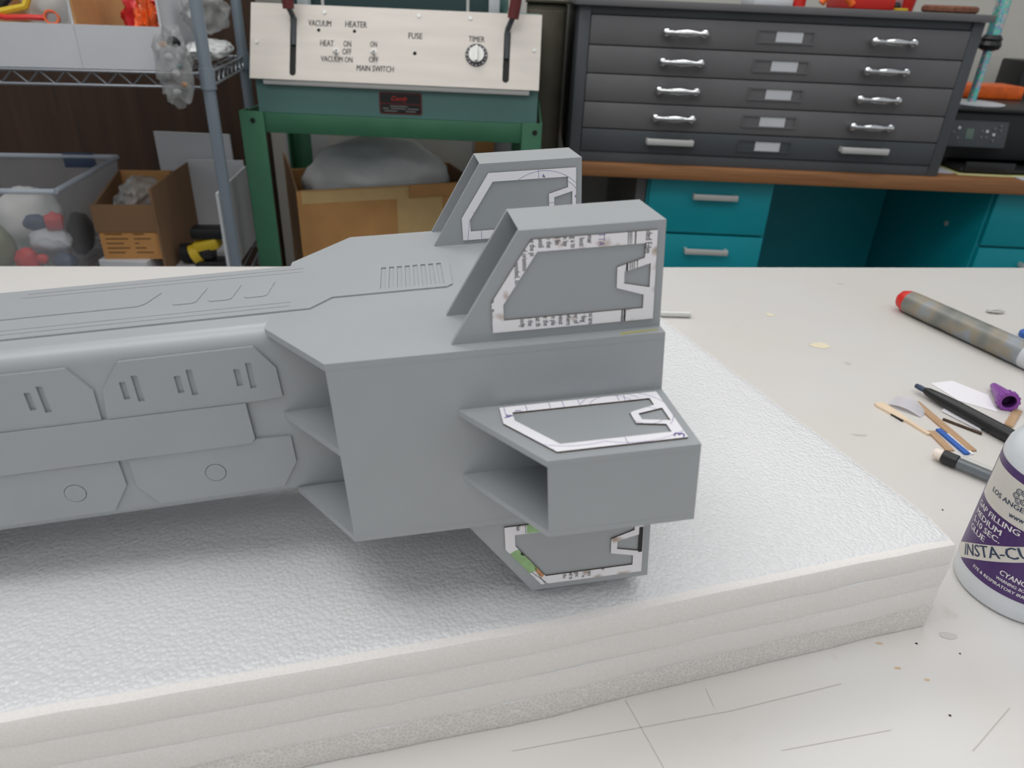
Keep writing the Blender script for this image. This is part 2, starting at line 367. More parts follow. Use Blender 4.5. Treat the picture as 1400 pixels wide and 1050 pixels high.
for l in range(4):
    z0, z1 = LZ[l], LZ[l + 1]; t = bmesh.new(); rings = []; top = l == 3
    prof = [(-.0002, z0), (.0, z0 + .0012), (.0001, (z0 + z1) / 2), (0, z1 - .0012), (-.0002, z1)] if not top else [(-.0002, z0), (.0, z0 + .0012), (0, z1 - .006), (-.0012, z1 - .0022), (-.0045, z1 - .0004), (-.009, z1)]
    for k, (off, z) in enumerate(prof):
        ring = []
        for i in range(ND):
            j = .0010 * noise.noise((D[i][0] * 60, D[i][1] * 60, l * 5.)) + .0006 * noise.noise((D[i][0] * 200, D[i][1] * 200, z * 90))
            o_ = (off + j) * sgn; zz = z + (.0007 * noise.noise((D[i][0] * 40, D[i][1] * 40, 9. + l)) if 0 < k < len(prof) - 1 else 0)
            ring.append(t.verts.new((D[i][0] + nor[i][0] * o_, D[i][1] + nor[i][1] * o_, zz)))
        rings.append(ring)
    for a, b_ in zip(rings, rings[1:]):
        for i in range(ND):
            f = t.faces.new((a[i], a[(i + 1) % ND], b_[(i + 1) % ND], b_[i])); f.material_index = 1 if not (top and a is rings[-2]) else 0
    t.faces.new(rings[0]); f = t.faces.new(rings[-1]); f.material_index = 0
    bb = B().add(t)
    part('foam_layer', bb, [foam_top, foam_side_open if l == 0 else foam_side], fm, world=True, smooth=40)

# ================================================================== the spaceship model (local axes: u = towards the tail, v = away, w = up; mm)
SM = Matrix(((0.983344, -0.165079, -0.076052, 0.06036), (0.167155, 0.985691, 0.021737, 0.26043), (0.071375, -0.034087, 0.996867, 0.20381), (0, 0, 0, 1)))
ship = thing('spaceship_model', 'grey primed model spaceship with finned engine section lying on white foam', 'model', M=SM)
mm = lambda a, b, c: Vector((a / 1000, b / 1000, c / 1000))
def skew(u): return .05 * min(0, u + 150)
def hullmap(a, b, c): return Vector((a / 1000, (b + skew(a)) / 1000, c / 1000))
E0, E1, HB = 42.5, 136.3, 85.5
# hull: rounded box section swept along u
def hull_ring(u, k=1., dz=0.):
    o = []
    for cx, cy, a, r in ((E1 - 8, -8, 0, 8), (E0 + 8, -8, 90, 8), (E0 + 6, -HB + 6, 180, 6), (E1 - 6, -HB + 6, 270, 6)):
        for i in range(9): o.append((cx + r * math.cos(R(a + 90 * i / 8)), cy + r * math.sin(R(a + 90 * i / 8))))
    cm = (E0 + E1) / 2
    return [(u, cm + (v - cm) * k, -HB / 2 + (w + HB / 2) * k + dz) for v, w in o]
t = bmesh.new(); rs = []
for u, k, dz in ((-712, .55, -18), (-700, .62, -15), (-640, .9, -4), (-610, 1, 0), (-500, 1, 0), (-400, 1, 0), (-300, 1, 0), (-220, 1, 0), (-150, 1, 0), (-100, 1, 0), (-8, 1, 0)):
    rs.append([t.verts.new(hullmap(*p)) for p in hull_ring(u, k, dz)])
for a, b_ in zip(rs, rs[1:]):
    n = len(a)
    for i in range(n): t.faces.new((a[i], a[(i + 1) % n], b_[(i + 1) % n], b_[i]))
t.faces.new(rs[0]); t.faces.new(rs[-1])
hull = part('hull', B().add(t), primer, ship, smooth=50)
# engine section plates
TOPP = [(-162.7, 42.5), (-134, 0), (0, 0), (0, 178.8), (-134, 178.8), (-162.7, 136.3)]
part('deck_plate', B().prism(TOPP, (), -3, .05, mm), primer, ship, smooth=0)
part('floor_plate', B().prism(TOPP, (), -HB - .05, -HB + 3, mm), primer, ship, smooth=0)
for s_ in (0, 1):
    f = (lambda a, b, c: mm(a, b, c)) if not s_ else (lambda a, b, c: mm(a, 178.8 - b, c))
    part('side_plate', B().prism([(-134, -HB + 2.9), (0, -HB + 2.9), (0, -2.9), (-134, -2.9)], (), 0, 3, lambda a, b, c, f=f: f(a, c, b)), primer, ship, smooth=0)
    part('middle_plate', B().prism([(-162.7, 43), (-134, 2.9), (-90, 2.9), (-90, 43)], (), -43.7, -40.7, f), primer, ship, smooth=0)
part('rear_bulkhead', B().prism([(3, -HB + 3), (175.8, -HB + 3), (175.8, -3), (3, -3)], (), -5, -3, lambda a, b, c: mm(c, a, b)), dark_inside, ship, smooth=0)
# raised deck panel with grooves and vent slots
slit = lambda u0, u1, v, w=.55, sl=0.: [(u0, v - w / 2), (u1, v - w / 2), (u1 + sl, v + w / 2), (u0 + sl, v + w / 2)]
holes = [slit(-590, -155, 71.0), slit(-590, -155, 65.9), slit(-288, -155, 121.2, sl=.6), slit(-289, -155, 115.5, sl=.6)]
for k in range(8):
    u = -114.3 + k * 4.06; holes.append([(u, 78.6), (u + 2.5, 78.6), (u + 2.5, 112), (u, 112)])
deck = [(-605, 60.8), (-145.4, 60.8), (-136.4, 73.3), (-82.4, 74.8), (-79.6, 78.2), (-79.0, 111.5), (-82, 114.6), (-136.4, 116), (-145.4, 128), (-605, 128)]
dp = part('deck_panel', B().prism(deck, holes, .02, .8, hullmap), primer, ship, smooth=0)
part('inner_panel', B().prism([(-590, 85.2), (-226, 85.2), (-223.3, 88), (-220, 102), (-590, 102)], (), .7, 1.25, hullmap), primer, dp, smooth=0)
for u in (-209.8, -193.8, -177.6):
    part('hatch_panel', B().prism([(u + 1, 82.4), (u + 8.5, 82.4), (u + 10, 83.8), (u + 11, 102.5), (u + 1.5, 102.5), (u - .5, 84)], (), .7, 1.2, hullmap), primer, dp, smooth=0)
# side armour panels (drawn in u, w on the hull side)
def side(a, b, c): return hullmap(a, c, b)
def side_panel(outline, slots=(), rings=(), th=1.25):
    hs = list(slots) + [circ(x, y, r, 28) for x, y, r in rings]
    p = part('side_panel', B().prism(outline, hs, E0 - th, E0 + .3, side), primer, ship, smooth=0)
    for x, y, r in rings: part('round_cover', B().prism(circ(x, y, r - .28, 28), (), E0 - th - .15, E0 + .3, side), primer, p, smooth=0)
    return p
def slots_at(u):
    return [[(u, -24.8), (u + 2.5, -24.8), (u + 2.5, -16.5), (u, -16.5)], [(u + 5.3, -26.6), (u + 7.8, -26.6), (u + 7.8, -14.2), (u + 5.3, -14.2)]]
A_ = [(-222.8, -7.2), (-168.5, -7.0), (-160.9, -18), (-160.6, -32.4), (-176.4, -33.2), (-234.0, -33.2), (-231.8, -19)]
side_panel(A_, slots_at(-224.8) + slots_at(-202.9) + slots_at(-178.5))
side_panel([(-309, -7.6), (-243.2, -7.6), (-235.6, -19.0), (-236.2, -33.2), (-320, -33.2), (-318, -19)], slots_at(-261.7) + slots_at(-283.5) + slots_at(-306))
side_panel([(-396, -7.6), (-330, -7.6), (-322, -19.0), (-323, -33.2), (-407, -33.2), (-405, -19)], slots_at(-350) + slots_at(-372))
side_panel([(-560, -33.4), (-176.6, -33.4), (-176.1, -51.5), (-178.4, -53.6), (-560, -54.3)], th=2.2)
side_panel([(-231.2, -54.4), (-178.4, -53.7), (-176.1, -52.2), (-160.7, -53.3), (-160.6, -66.9), (-168.5, -79.7), (-223.4, -79.7), (-231.3, -68.5)], (), [(-196.7, -67, 4.6)])
side_panel([(-318, -54.4), (-235.4, -54.4), (-235.4, -67.4), (-243.6, -79.9), (-310, -79.9), (-318, -67.4)], (), [(-257, -68, 4.6), (-295, -68, 4.6)])
side_panel([(-405, -54.4), (-322, -54.4), (-322, -67.4), (-330, -79.9), (-397, -79.9), (-405, -67.4)], (), [(-344, -68, 4.6)])
# engine pods ---------------------------------------------------------------
T_OUT = [(-68.6, 3), (-68.6, 15.6), (-52.4, 39.3), (-3.4, 39.3), (-3.4, 3)]
T_IN = [(-64, 7.9), (-64, 14.3), (-50.2, 34.5), (-8, 34.5), (-8, 28.7), (-18.9, 25.8), (-18.9, 17.3), (-7.8, 13.6), (-7.8, 7.9)]
T_HOLE = [(-15.9, 23.6), (-5.5, 26.4), (-5.5, 16.5), (-15.9, 18.9)]
o_, i_, h_ = T_OUT, T_IN, T_HOLE
CONV = [[o_[0], o_[1], i_[1], i_[0]], [o_[1], o_[2], i_[2], i_[1]], [o_[2], o_[3], i_[3], i_[2]], [i_[3], o_[3], (-3.4, 28.7), i_[4]], [i_[5], i_[4], h_[1], h_[0]], [i_[4], (-3.4, 28.7), (-3.4, 26.4), h_[1]],
        [i_[6], i_[5], h_[0], h_[3]], [i_[7], i_[6], h_[3], h_[2]], [h_[2], h_[1], (-3.4, 26.4), (-3.4, 16.5)], [i_[7], h_[2], (-3.4, 16.5), (-3.4, 13.6)], [i_[8], i_[7], (-3.4, 13.6), (-3.4, 7.9)], [o_[0], i_[0], i_[8], (-3.4, 7.9), o_[4]]]
PODW = 34.0
def pod(org, hd, wd_, sgn_y, inks, label, dh=0., pm=paper):
    """org: (v, w) of the pod's base corner; hd / wd_: (v, w) directions of height and of width; template lies on the face at width 0"""
    def f(a, b, c): return mm(a, org[0] + hd[0] * b + wd_[0] * c, org[1] + hd[1] * b + wd_[1] * c)
    prof = [(-85.3, 0), (-56.8, 43.7), (0, 43.7), (0, 0)]
    b = B()
    b.prism(prof, (), 0, 2.6, f); b.prism(prof, (), PODW - 2.6, PODW, f)
    b.prism([(-55.2, 41.1), (-56.8, 43.7), (0, 43.7), (0, 41.1)], (), 2.5, PODW - 2.5, f)
    b.prism([(-2.5, .1), (-2.5, 41.2), (-1, 41.2), (-1, .1)], (), 2.5, PODW - 2.5, f)
    p = part('engine_pod', b, primer, ship, smooth=0, label=label)
    part('template_frame', B().prism([(x, y + dh) for x, y in T_OUT], [[(x, y + dh) for x, y in T_IN], [(x, y + dh) for x, y in T_HOLE]], -.75, -.02, f, 0, 1), [pm, chipboard], p, smooth=0)
    for nm, m, polys in inks:   # polys in (u, y) with y = height on the picture of the face
        bb = B(); cnt = 0
        for po in polys:
            po = [(x, sgn_y * y - dh) for x, y in po]
            for cv in CONV:
                c = clip(po, cv)
                if c: bb.poly([f(x, y + dh, -.78) for x, y in c]); cnt += 1
        if cnt: part(nm, bb, m, p, smooth=0)
    return p
def tx(s, u, y, size=2.9, sx=.62, ang=-90, bold=0.0):
    """printed words starting at (u, y), rotated by ang degrees"""
    ps, w = text_polys(s, None, size, bold, sx); c, q = math.cos(R(ang)), math.sin(R(ang))
    return [[(u + x * c - yy * q, y + x * q + yy * c) for x, yy in p] for p in ps]
# near upper pod: burnt book page
bk = []
for s, u, y in (('mar', -30.9, 40.0), ('e best', -34, 40.9), ('ng a te', -37.3, 41), ('in lay', -40.3, 40.6), ('ll fin', -43.4, 40.6), ('o the', -46.6, 40.6), ('until', -49.7, 40.2), ('ng the pi', -53.0, 40.6), ('d oriented', -56.0, 36.6), ('needed, so', -59.1, 31.6),
                ('you are', -30, 10), ('er fing', -33, 10), ('yer of', -36.1, 9.5), ('where', -39.1, 9.4), ('minut', -42.2, 9.4), ('in pla', -45.2, 9.0), ('re the', -48.3, 9.6), ('hat th', -51.4, 9.4), ('n the', -54.5, 9.4), ('body', -57.6, 9.0)):
    bk += tx(s, u, y, 3.1, .64, bold=.01)
bk += tx('nded Edge', -8.0, 41.0, 3.6, .66, bold=.012)
bk += tx('The Basic', -70.0, 18.3, 3.4, .7, bold=.012)
for u0, u1, y0, y1 in ((-15.0, -14.75, 34, 41), (-14.2, -14, 34, 41), (-13.6, -13.5, 34, 41), (-12.3, -11.9, 34, 41), (-16.5, -16.1, 3, 9), (-15.6, -14.9, 3, 9), (-15.3, -14.6, 24, 28), (-13.8, -13.6, 24, 28), (-13, -12.8, 24, 28), (-12.2, -12.0, 24, 29), (-11, -10.8, 24, 29)):
    bk += [[(u0, y0), (u1, y0), (u1 + .1, y1), (u0 - .1, y1)]]
    if u0 < -15.2: bk += stroke([(u0 - .5, y0), (u0 + .3, y1)], .12)
pod((6.9, 0), (0, 1), (1, 0), 1, [('printed_text', ink, bk), ('purple_print', purple_ink, tx('TTA', -26.6, 40.6, 3.6, .75))], 'near upper engine pod with burnt page-covered template', .8)
# far upper pod: purple circle drawings
W_ = .22
pl = stroke([(-52.6, 39.0), (-3.4, 39.0)], .45) + stroke(arc(-22, 12, 26, 10, 170), W_) + stroke([(-24.5, 40), (-24.5, 33)], W_) + stroke(arc(-12, 22, 10, -60, 70), W_) + stroke(arc(-66, -4, 22, 0, 80), W_) + stroke([(-58, 2), (-58, 9)], W_) + stroke([(-66, 2), (-64.2, 14)], W_) + stroke([(-30, 2), (-30, 9)], W_) + stroke([(-20, 20), (-15, 20.3)], W_)
pod((145.6, 0), (0, 1), (1, 0), 1, [('purple_lines', purple_ink, pl + tx('4', -22, 33.6, 3.2, 1, 30, .02) + tx('8', -4.2, 23.5, 3, 1, -90, .02))], 'far upper engine pod with clean paper template', -.6, clean_paper)
# side pod: curves and numbers  (face seen from above: y = v)
pl = []
for x in (-58, -48.5, -43, -36.5): pl += stroke([(x, -2), (x, -8.5)], W_)
pl += stroke(arc(-24, -12, 9.5, 20, 165), W_) + stroke(arc(-24, -14, 14, 30, 150), W_) + stroke([(-20, -2), (-20.4, -7.5)], W_) + stroke([(-17, -2), (-18, -7.5)], W_) + stroke(arc(-20, -18, 17.5, -40, 70), W_) + stroke(arc(-20, -6, 33, -115, -60), W_) + stroke(arc(-42, -4, 33, 210, 285), W_) + stroke([(-66.8, -2), (-66.8, -10), (-63, -10)], W_) + stroke([(-26, -34), (-26, -40)], W_) + stroke(arc(-13, -21, 6.5, 0, 360), W_)
nums = tx('3', -60.5, -8.3, 3.6, 1.0, 78, .03) + tx('4', -68.2, -9.6, 5.4, 1., -72, .03) + tx('3', -4.6, -39.2, 5.8, 1.25, 70, .03) + tx('2', -53.2, -38.6, 2.6, 1, 100, .03)
pod((0, -25.6), (-1, 0), (0, -1), -1, [('purple_lines', purple_ink, pl), ('purple_numbers', purple_ink, nums)], 'side engine pod with numbered paper template on top', 0, clean_paper)
pod((178.8, -25.6), (1, 0), (0, -1), -1, [], 'side engine pod on the far flank')
# lower pods (y = -height)
bt = []
for s, u, y in (('The:', -23.2, -33), ('To pro', -29.8, -33.2), ('on 1 re', -32.9, -33.4), ('neglec', -36, -33.6), ('until th', -39, -33.8), ('o the', -42, -34), ('Plain', -63.2, -3.0)): bt += tx(s, u, y, 3.0, .64, bold=.01)
bt += [[(-5.6, -13), (-3.6, -13), (-3.6, -28), (-5.6, -28)]] + stroke([(-57, -31.5), (-49.5, -40)], .35) + stroke([(-54, -33), (-50, -41)], .3) + stroke([(-59, -3), (-59, -8.5)], .25) + [circ(-60.3, -19.8, 1.5, 12)]
gp = [[(-58.5, -2.5), (-45, -2.5), (-45, -8.5), (-58.5, -8.5)], [(-64, -17.5), (-58, -17), (-54, -31), (-58.5, -32.5), (-68, -20)]]
tn = [[(-55.8, -26.5), (-50, -33), (-52, -36), (-55, -32)]]
pod((2.4, -HB), (0, -1), (1, 0), -1, [('coloured_print', green_print, gp), ('tan_print', tan_print, tn), ('printed_text', ink, bt)], 'near lower engine pod with green and printed template', .8)
pod((142.4, -HB), (0, -1), (1, 0), -1, [], 'far lower engine pod resting on the foam')
part('glue_smear', B().prism([(-18, 1.2), (-14, 2), (-6, 2.6), (-2, 2.6), (-3, 3.4), (-9, 3.4), (-15, 3.2), (-18, 2.4)], (), .05, .25, mm), glue_stain, ship, smooth=0)

# ================================================================== things on the table
# glue bottle
BC = Vector((.3263, .3428)); BR = .0357; FACE = 226.4
bo = thing('glue_bottle', 'white plastic glue bottle with purple wraparound label', 'bottle', (BC.x, BC.y, 0))
part('bottle_body', B().lathe([(0, .0006), (.0315, .0006), (.0342, .0012), (.0354, .004), (BR, .010), (BR, .094), (.0350, .099), (.0325, .1045), (.028, .1085), (.020, .111), (.0125, .1125), (.0125, .118), (0, .118)], n=64), bottle_m, bo, smooth=50)
part('nozzle_cap', B().lathe([(.0135, .114), (.0135, .127), (.010, .130), (.006, .152), (.0045, .157), (0, .158)], n=24), bottle_m, bo, smooth=40)
def wrap(s_, z, dr): # s_ = arc length from the point facing the camera (m)
    a = R(FACE) + s_ / BR
    return Vector(((BR + dr) * math.cos(a), (BR + dr) * math.sin(a), z))
def sA(deg): return BR * R(deg)
def wrapped(b, polys, dr, step=.0025):
    for p in polys:
        x0 = min(q[0] for q in p); x1 = max(q[0] for q in p); n = max(1, math.ceil((x1 - x0) / step))
        for k in range(n):
            a, c = x0 + (x1 - x0) * k / n, x0 + (x1 - x0) * (k + 1) / n
            pc = clip(p, [(a, -1), (c, -1), (c, 1), (a, 1)])
            if pc: b.poly([wrap(x, z, dr) for x, z in pc])
L0, L1 = sA(-118), sA(150)
lb = B(); wrapped(lb, [[(L0, .0155), (L1, .0155), (L1, .0925), (L0, .0925)]], .00012)
lab = part('label_sheet', lb, label_purple, bo, smooth=40)
cr = B(); wrapped(cr, [[(sA(-76), .0615), (sA(60), .0615), (sA(60), .0875), (sA(-76), .0875)]], .0002)
part('cream_panel', cr, label_cream, lab, smooth=40)
# white name band: rises to the right between label bottom and cream panel
bd = B()
q0, q1 = sA(-84), sA(30); zc = lambda s_: .0496 + .74 * s_
wrapped(bd, [p for p in [clip([(q0, zc(q0) - .0060), (q1, zc(q1) - .0060), (q1, zc(q1) + .0060), (q0, zc(q0) + .0060)], [(L0, .0155), (L1, .0155), (L1, .0925), (L0, .0925)])] if p], .0003)
part('name_band', bd, label_cream, lab, smooth=40)
def label_text(items, m, dr=.0004, name='lettering'):
    b = B()
    for s, a0, z0, a1, z1, size, bold in items:
        x0, x1 = sA(a0), sA(a1); L = math.hypot(x1 - x0, z1 - z0); ps, _ = text_polys(s, L, size, bold); c, q = (x1 - x0) / L, (z1 - z0) / L
        wrapped(b, [[(x0 + x * c - y * q, z0 + x * q + y * c) for x, y in p] for p in ps], dr)
    part(name, b, m, lab, smooth=0)
label_text([('GAP FILLING', -70, .0545, -14, .0570, .0052, .004), ('MEDIUM', -68, .0485, -28, .0505, .0052, .004), ('5-10 SEC.', -67, .0430, -26, .0455, .0052, .004), ('GLUE', -66.5, .0375, -40, .0392, .0052, .004),
            ('CYANOACRYLATE', -15, .0278, 40, .0268, .0050, .004), ('WARNING: BONDS SKIN INSTANTLY', -16, .0238, 45, .0225, .0030, .004), ('EYE & RESPIRATORY IRRITANT', -39, .0200, 24, .0190, .0030, .004)], label_white)
label_text([('LOS ANGELES', -57, .0700, -7, .0720, .0044, .01), ('www', -29, .0648, -15, .0655, .0048, .01)], navy)
i0, i1 = -55.5, 26
label_text([('INSTA-CURE+', i0, zc(sA(i0)) - .0036, i1, zc(sA(i1)) - .0036, .0104, .004)], navy)
lg = []
for k in range(6):
    cx, cy = sA(-25.5) + .0032 * math.cos(R(60 * k + 15)), .0798 + .0032 * math.sin(R(60 * k + 15)); lg += stroke(arc(cx, cy, .0017, 0, 330, 18), .00045); lg += stroke(arc(cx, cy, .0008, 90, 400, 12), .0003)
b = B(); wrapped(b, lg, .0004); part('round_emblem', b, navy, lab, smooth=0)

def along(p, q):
    p = Vector(p); q = Vector(q); d = q - p; return Matrix.Translation(p) @ d.to_track_quat('Z', 'Y').to_matrix().to_4x4()
# printed tube
M = along((.4712, .8127, .0135), (.5237, .6827, .0135))
tu = thing('printed_tube', 'long grey mottled tube with a rounded red end', 'tube', M=M)
part('red_cap', B().lathe([(0, -.010), (.006, -.009), (.0105, -.005), (.0125, .001), (.0128, .006)], n=24), red_m, tu, smooth=60)
part('tube_body', B().lathe([(.0132, .006), (.0134, .02), (.0134, .155)], n=32), camo, tu, smooth=40)
part('white_band', B().lathe([(.0135, .155), (.0135, .22), (.010, .232), (0, .234)], n=32), whiteboard, tu, smooth=40)
# black pen
M = along((.3896, .5965, .0065), (.4308, .5072, .0065))
pn = thing('click_pen', 'matte black click pen lying over white paper scraps', 'pen', M=M)
part('barrel', B().lathe([(.003, .002), (.0042, .006), (.0052, .018), (.006, .036), (.0063, .085), (.0058, .088)], n=24), black, pn, smooth=40)
part('push_button', B().lathe([(0, -.009), (.0022, -.008), (.0026, -.004), (.0026, .003)], n=16), navy, pn, smooth=60)
part('grip', B().lathe([(.0060, .0875), (.0064, .092), (.0062, .125), (.003, .142), (.001, .150), (0, .150)], n=24), steel_dark, pn, smooth=40)
part('clip', B().box(-.0016, .0016, -.0085, -.0068, .006, .05, .0005), black, pn)
# purple conical cap
M = along((.4672, .6144, .0045), (.4575, .5760, .0088))
cp = thing('purple_cap', 'hollow purple conical plastic cap', 'cap', M=M)
part('cone', B().lathe([(0, -.001), (.0028, -.0005), (.0034, .001), (.0080, .034), (.0088, .034), (.0088, .042), (.0062, .042), (.0056, .030), (0, .028)], n=24), [purple_m], cp, smooth=40)
part('socket', B().lathe([(.0060, .0400), (.0054, .0300), (0, .0295)], n=24, cap=False), purple_dk, cp, smooth=40)
for k in range(12):
    a = 2 * math.pi * k / 12; part('grip_rib', B().box(-.0009, .0009, .0080, .0096, .034, .042, .0003, Matrix.Rotation(a, 4, 'Z')), purple_m, cp)
# mechanical pencil
M = along((.3462, .4874, .0062), (.3738, .4586, .0062))
mp_ = thing('mechanical_pencil', 'clear grey mechanical pencil with a white eraser end', 'pencil', M=M)
part('eraser', B().lathe([(0, -.001), (.0035, -.0008), (.0042, .0008), (.0042, .007)], n=20), eraser_m, mp_, smooth=50)
part('ferrule', B().lathe([(.0050, .0055), (.0054, .0065), (.0054, .0165), (.0046, .0175)], n=20), black, mp_, smooth=30)
part('barrel', B().lathe([(.0046, .0172), (.0048, .022), (.0048, .095), (.003, .108), (.0008, .118), (0, .118)], n=20), pencil_m, mp_, smooth=40)
part('lead_sleeve', B().lathe([(.0022, .018), (.0022, .10)], n=10), steel_dark, mp_, smooth=40)
part('clip', B().box(-.0018, .0018, .0048, .0062, .018, .055, .0004), satin, mp_)
# strips and scraps
def strip(name, p, q, w, th, m, label, cat='strip', z=0., group=None):
    p = Vector((p[0], p[1], z)); q = Vector((q[0], q[1], z)); d = q - p; L = d.length
    return solo(name, B().box(0, L, -w / 2, w / 2, 0, th, min(th, w) * .12), m, label, cat, group, loc=p, rotz=math.atan2(d.y, d.x), world=False)
strip('wood_strip', (.3765, .5815), (.3860, .5010), .0078, .0016, strip_wood, 'longest flat brown wood strip beside the blue strip')
strip('wood_strip', (.3655, .5300), (.3670, .5000), .0070, .0016, strip_wood, 'short flat brown wood strip by the pencil eraser')
strip('blue_strip', (.3735, .5330), (.3785, .4955), .0050, .0022, blue_m, 'thin bright blue strip between two wood strips')
strip('white_strip', (.3785, .5270), (.3835, .4960), .0022, .0014, clean_paper, 'narrow white strip along the blue strip')
strip('wood_strip', (.4685, .5745), (.4420, .5450), .0070, .0016, strip_wood, 'flat brown wood strip sticking out under the purple cap')
strip('dark_stick', (.3870, .5515), (.4090, .5285), .0022, .0022, chipboard, 'thin dark stick lying along the paper edge')
pale = B().prism([(0, -.005), (.004, -.0065), (.030, -.0035), (.034, -.0018), (.056, -.0018), (.056, .0018), (.034, .0022), (.018, .0042), (.001, .005)], (), 0, .0022)
solo('pale_stick', pale, strip_pale, 'pale carved wooden stick with a broad end', 'stick', loc=(.3395, .5755, .0), rotz=math.atan2(-.045, .0185), world=False)
strip('black_chip', (.3420, .5610), (.3490, .5455), .0035, .0018, black, 'small black chip beside the pale stick', 'chip')
# curled and flat paper scraps
def sheet(f, nu=10, nv=6):
    t = bmesh.new(); g = [[t.verts.new(f(i / nu, j / nv)) for j in range(nv + 1)] for i in range(nu + 1)]
    for i in range(nu):
        for j in range(nv): t.faces.new((g[i][j], g[i + 1][j], g[i + 1][j + 1], g[i][j + 1]))
    r = bmesh.ops.solidify(t, geom=list(t.faces), thickness=.0003); return B().add(t)
def curl(a, c):
    x = -.002 + .029 * a; y = -.009 + .018 * c
    return Vector((x, y * (1 - .3 * a), .0008 + .008 * math.sin(math.pi * min(1, (1 - a) * .9)) * (.4 + .6 * c)))
solo('paper_scrap', sheet(curl), clean_paper, 'curled white paper scrap beside the pale stick', 'paper', loc=(.3545, .578, 0), rotz=R(-48), world=False)
def flat_scrap(pts, label, z, seed):
    solo('paper_scrap', B().prism(pts, (), z, z + .0006), clean_paper, label, 'paper', loc=(pts[0][0], pts[0][1], 0), smooth=0)
flat_scrap([(.411, .6215), (.436, .6290), (.4560, .6020), (.4470, .5700), (.4210, .5880)], 'flat white paper scrap between the pen and purple cap', .0001, 1)
flat_scrap([(.3935, .5660), (.4000, .5740), (.4210, .5600), (.4110, .5330)], 'small white paper triangle under the black pen', .0008, 2)
solo('metal_tube', B().lathe([(.0036, 0), (.0036, .052), (.0026, .052), (.0026, 0), (.0036, 0)], along((.150, .7600, .0037), (.1960, .7620, .0037)), 16, cap=False), satin, 'thin silver metal tube behind the foam block', 'tube', loc=(.15, .76, 0), smooth=40)
solo('crumb', B().lump((.587, .818, .003), (.012, .004, .003), .4, 3, 2, 3), stain_grey, 'small grey torn crumb near the printed tube', 'crumb', loc=(.587, .818, 0))
solo('blue_counter', B().lathe([(.006, 0), (.007, .002), (.007, .006), (.005, .008), (0, .0085)], Matrix.Translation((.581, .748, 0)), 20), blue_m, 'small blue plastic counter beside the printed tube', 'counter', loc=(.581, .748, 0))

# ================================================================== wire rack on the left
RK = Matrix.Translation((-.645, 1.55, FZ)) @ Matrix.Rotation(R(10), 4, 'Z')
rk = thing('wire_rack', 'blue-grey post and zinc wire storage rack', 'rack', M=RK)
Z = lambda z: z - FZ
RW, RD = 1.25, .42
for x in (0, -RW):
    for y in (0, RD):
        p = part('post', B().rod((x, y, 0), (x, y, 1.95), .0125, n=20), post_m, rk)
        part('collar', B().rod((x, y, Z(.125)), (x, y, Z(.165)), .0155, .0148, 20), post_m, p)
        part('foot', B().lathe([(.02, 0), (.02, .006), (.0125, .012)], Matrix.Translation((x, y, 0)), 16), black, p)
for zt in (.158, -.31):
    sh = None
    dk = B()
    for k in range(52):
        x = -.02 - k * (RW - .04) / 51; dk.rod((x, 0, Z(zt - .003)), (x, RD, Z(zt - .003)), .0018, n=6)
    sh = part('shelf', dk, wire, rk)
    for (a, c) in (((0, 0), (-RW, 0)), ((0, RD), (-RW, RD)), ((0, 0), (0, RD)), ((-RW, 0), (-RW, RD))):
        a = Vector((*a, 0)); c = Vector((*c, 0)); L = (c - a).length
        for dz in (-.004, -.030): part('edge_rod', B().rod(a + Vector((0, 0, Z(zt + dz))), c + Vector((0, 0, Z(zt + dz))), .0032, n=8), wire, sh)
        n = int(L / .024); pts = [a + (c - a) * (k / n) + Vector((0, 0, Z(zt - (.005 if k % 2 else .029)))) for k in range(n + 1)]
        part('truss_wire', B().tube(pts, .0021, 6), wire, sh)
def rl(x, y, z): return RK @ Vector((x, y, z - FZ))      # rack coordinates -> world
RY = R(10)
def bin_box(name, label, x0, x1, y0, y1, z0, hf, hb, m, min_=None, cat='box', th=.004):
    o = rl(x0, y0, z0); t = thing(name, label, cat, o, RY); w = x1 - x0; d = y1 - y0; mi = min_ or m
    part('base', B().box(0, w, 0, d, 0, th), m, t)
    part('front_wall', B().box(0, w, 0, th, th, hf), m, t)
    part('back_wall', B().box(th, w - th, d - th, d, th, hb), m, t)
    for s in (0, 1):
        x = 0 if s == 0 else w - th
        part('side_wall', B().prism([(th, th), (d, th), (d, hb), (th + .004, hb)], (), x, x + th, lambda a, b, c: Vector((c, a, b))), (mi if s == 0 else m), t, smooth=0)
    return t
bin_box('parts_bin', 'white cardboard parts bin holding tools and an orange ring', -.425, -.2305, .0, .36, .158, .078, .19, whiteboard, cardboard)
bin_box('parts_bin', 'white cardboard parts bin holding red and orange bags', -.230, -.072, .0, .36, .158, .078, .19, whiteboard, cardboard)
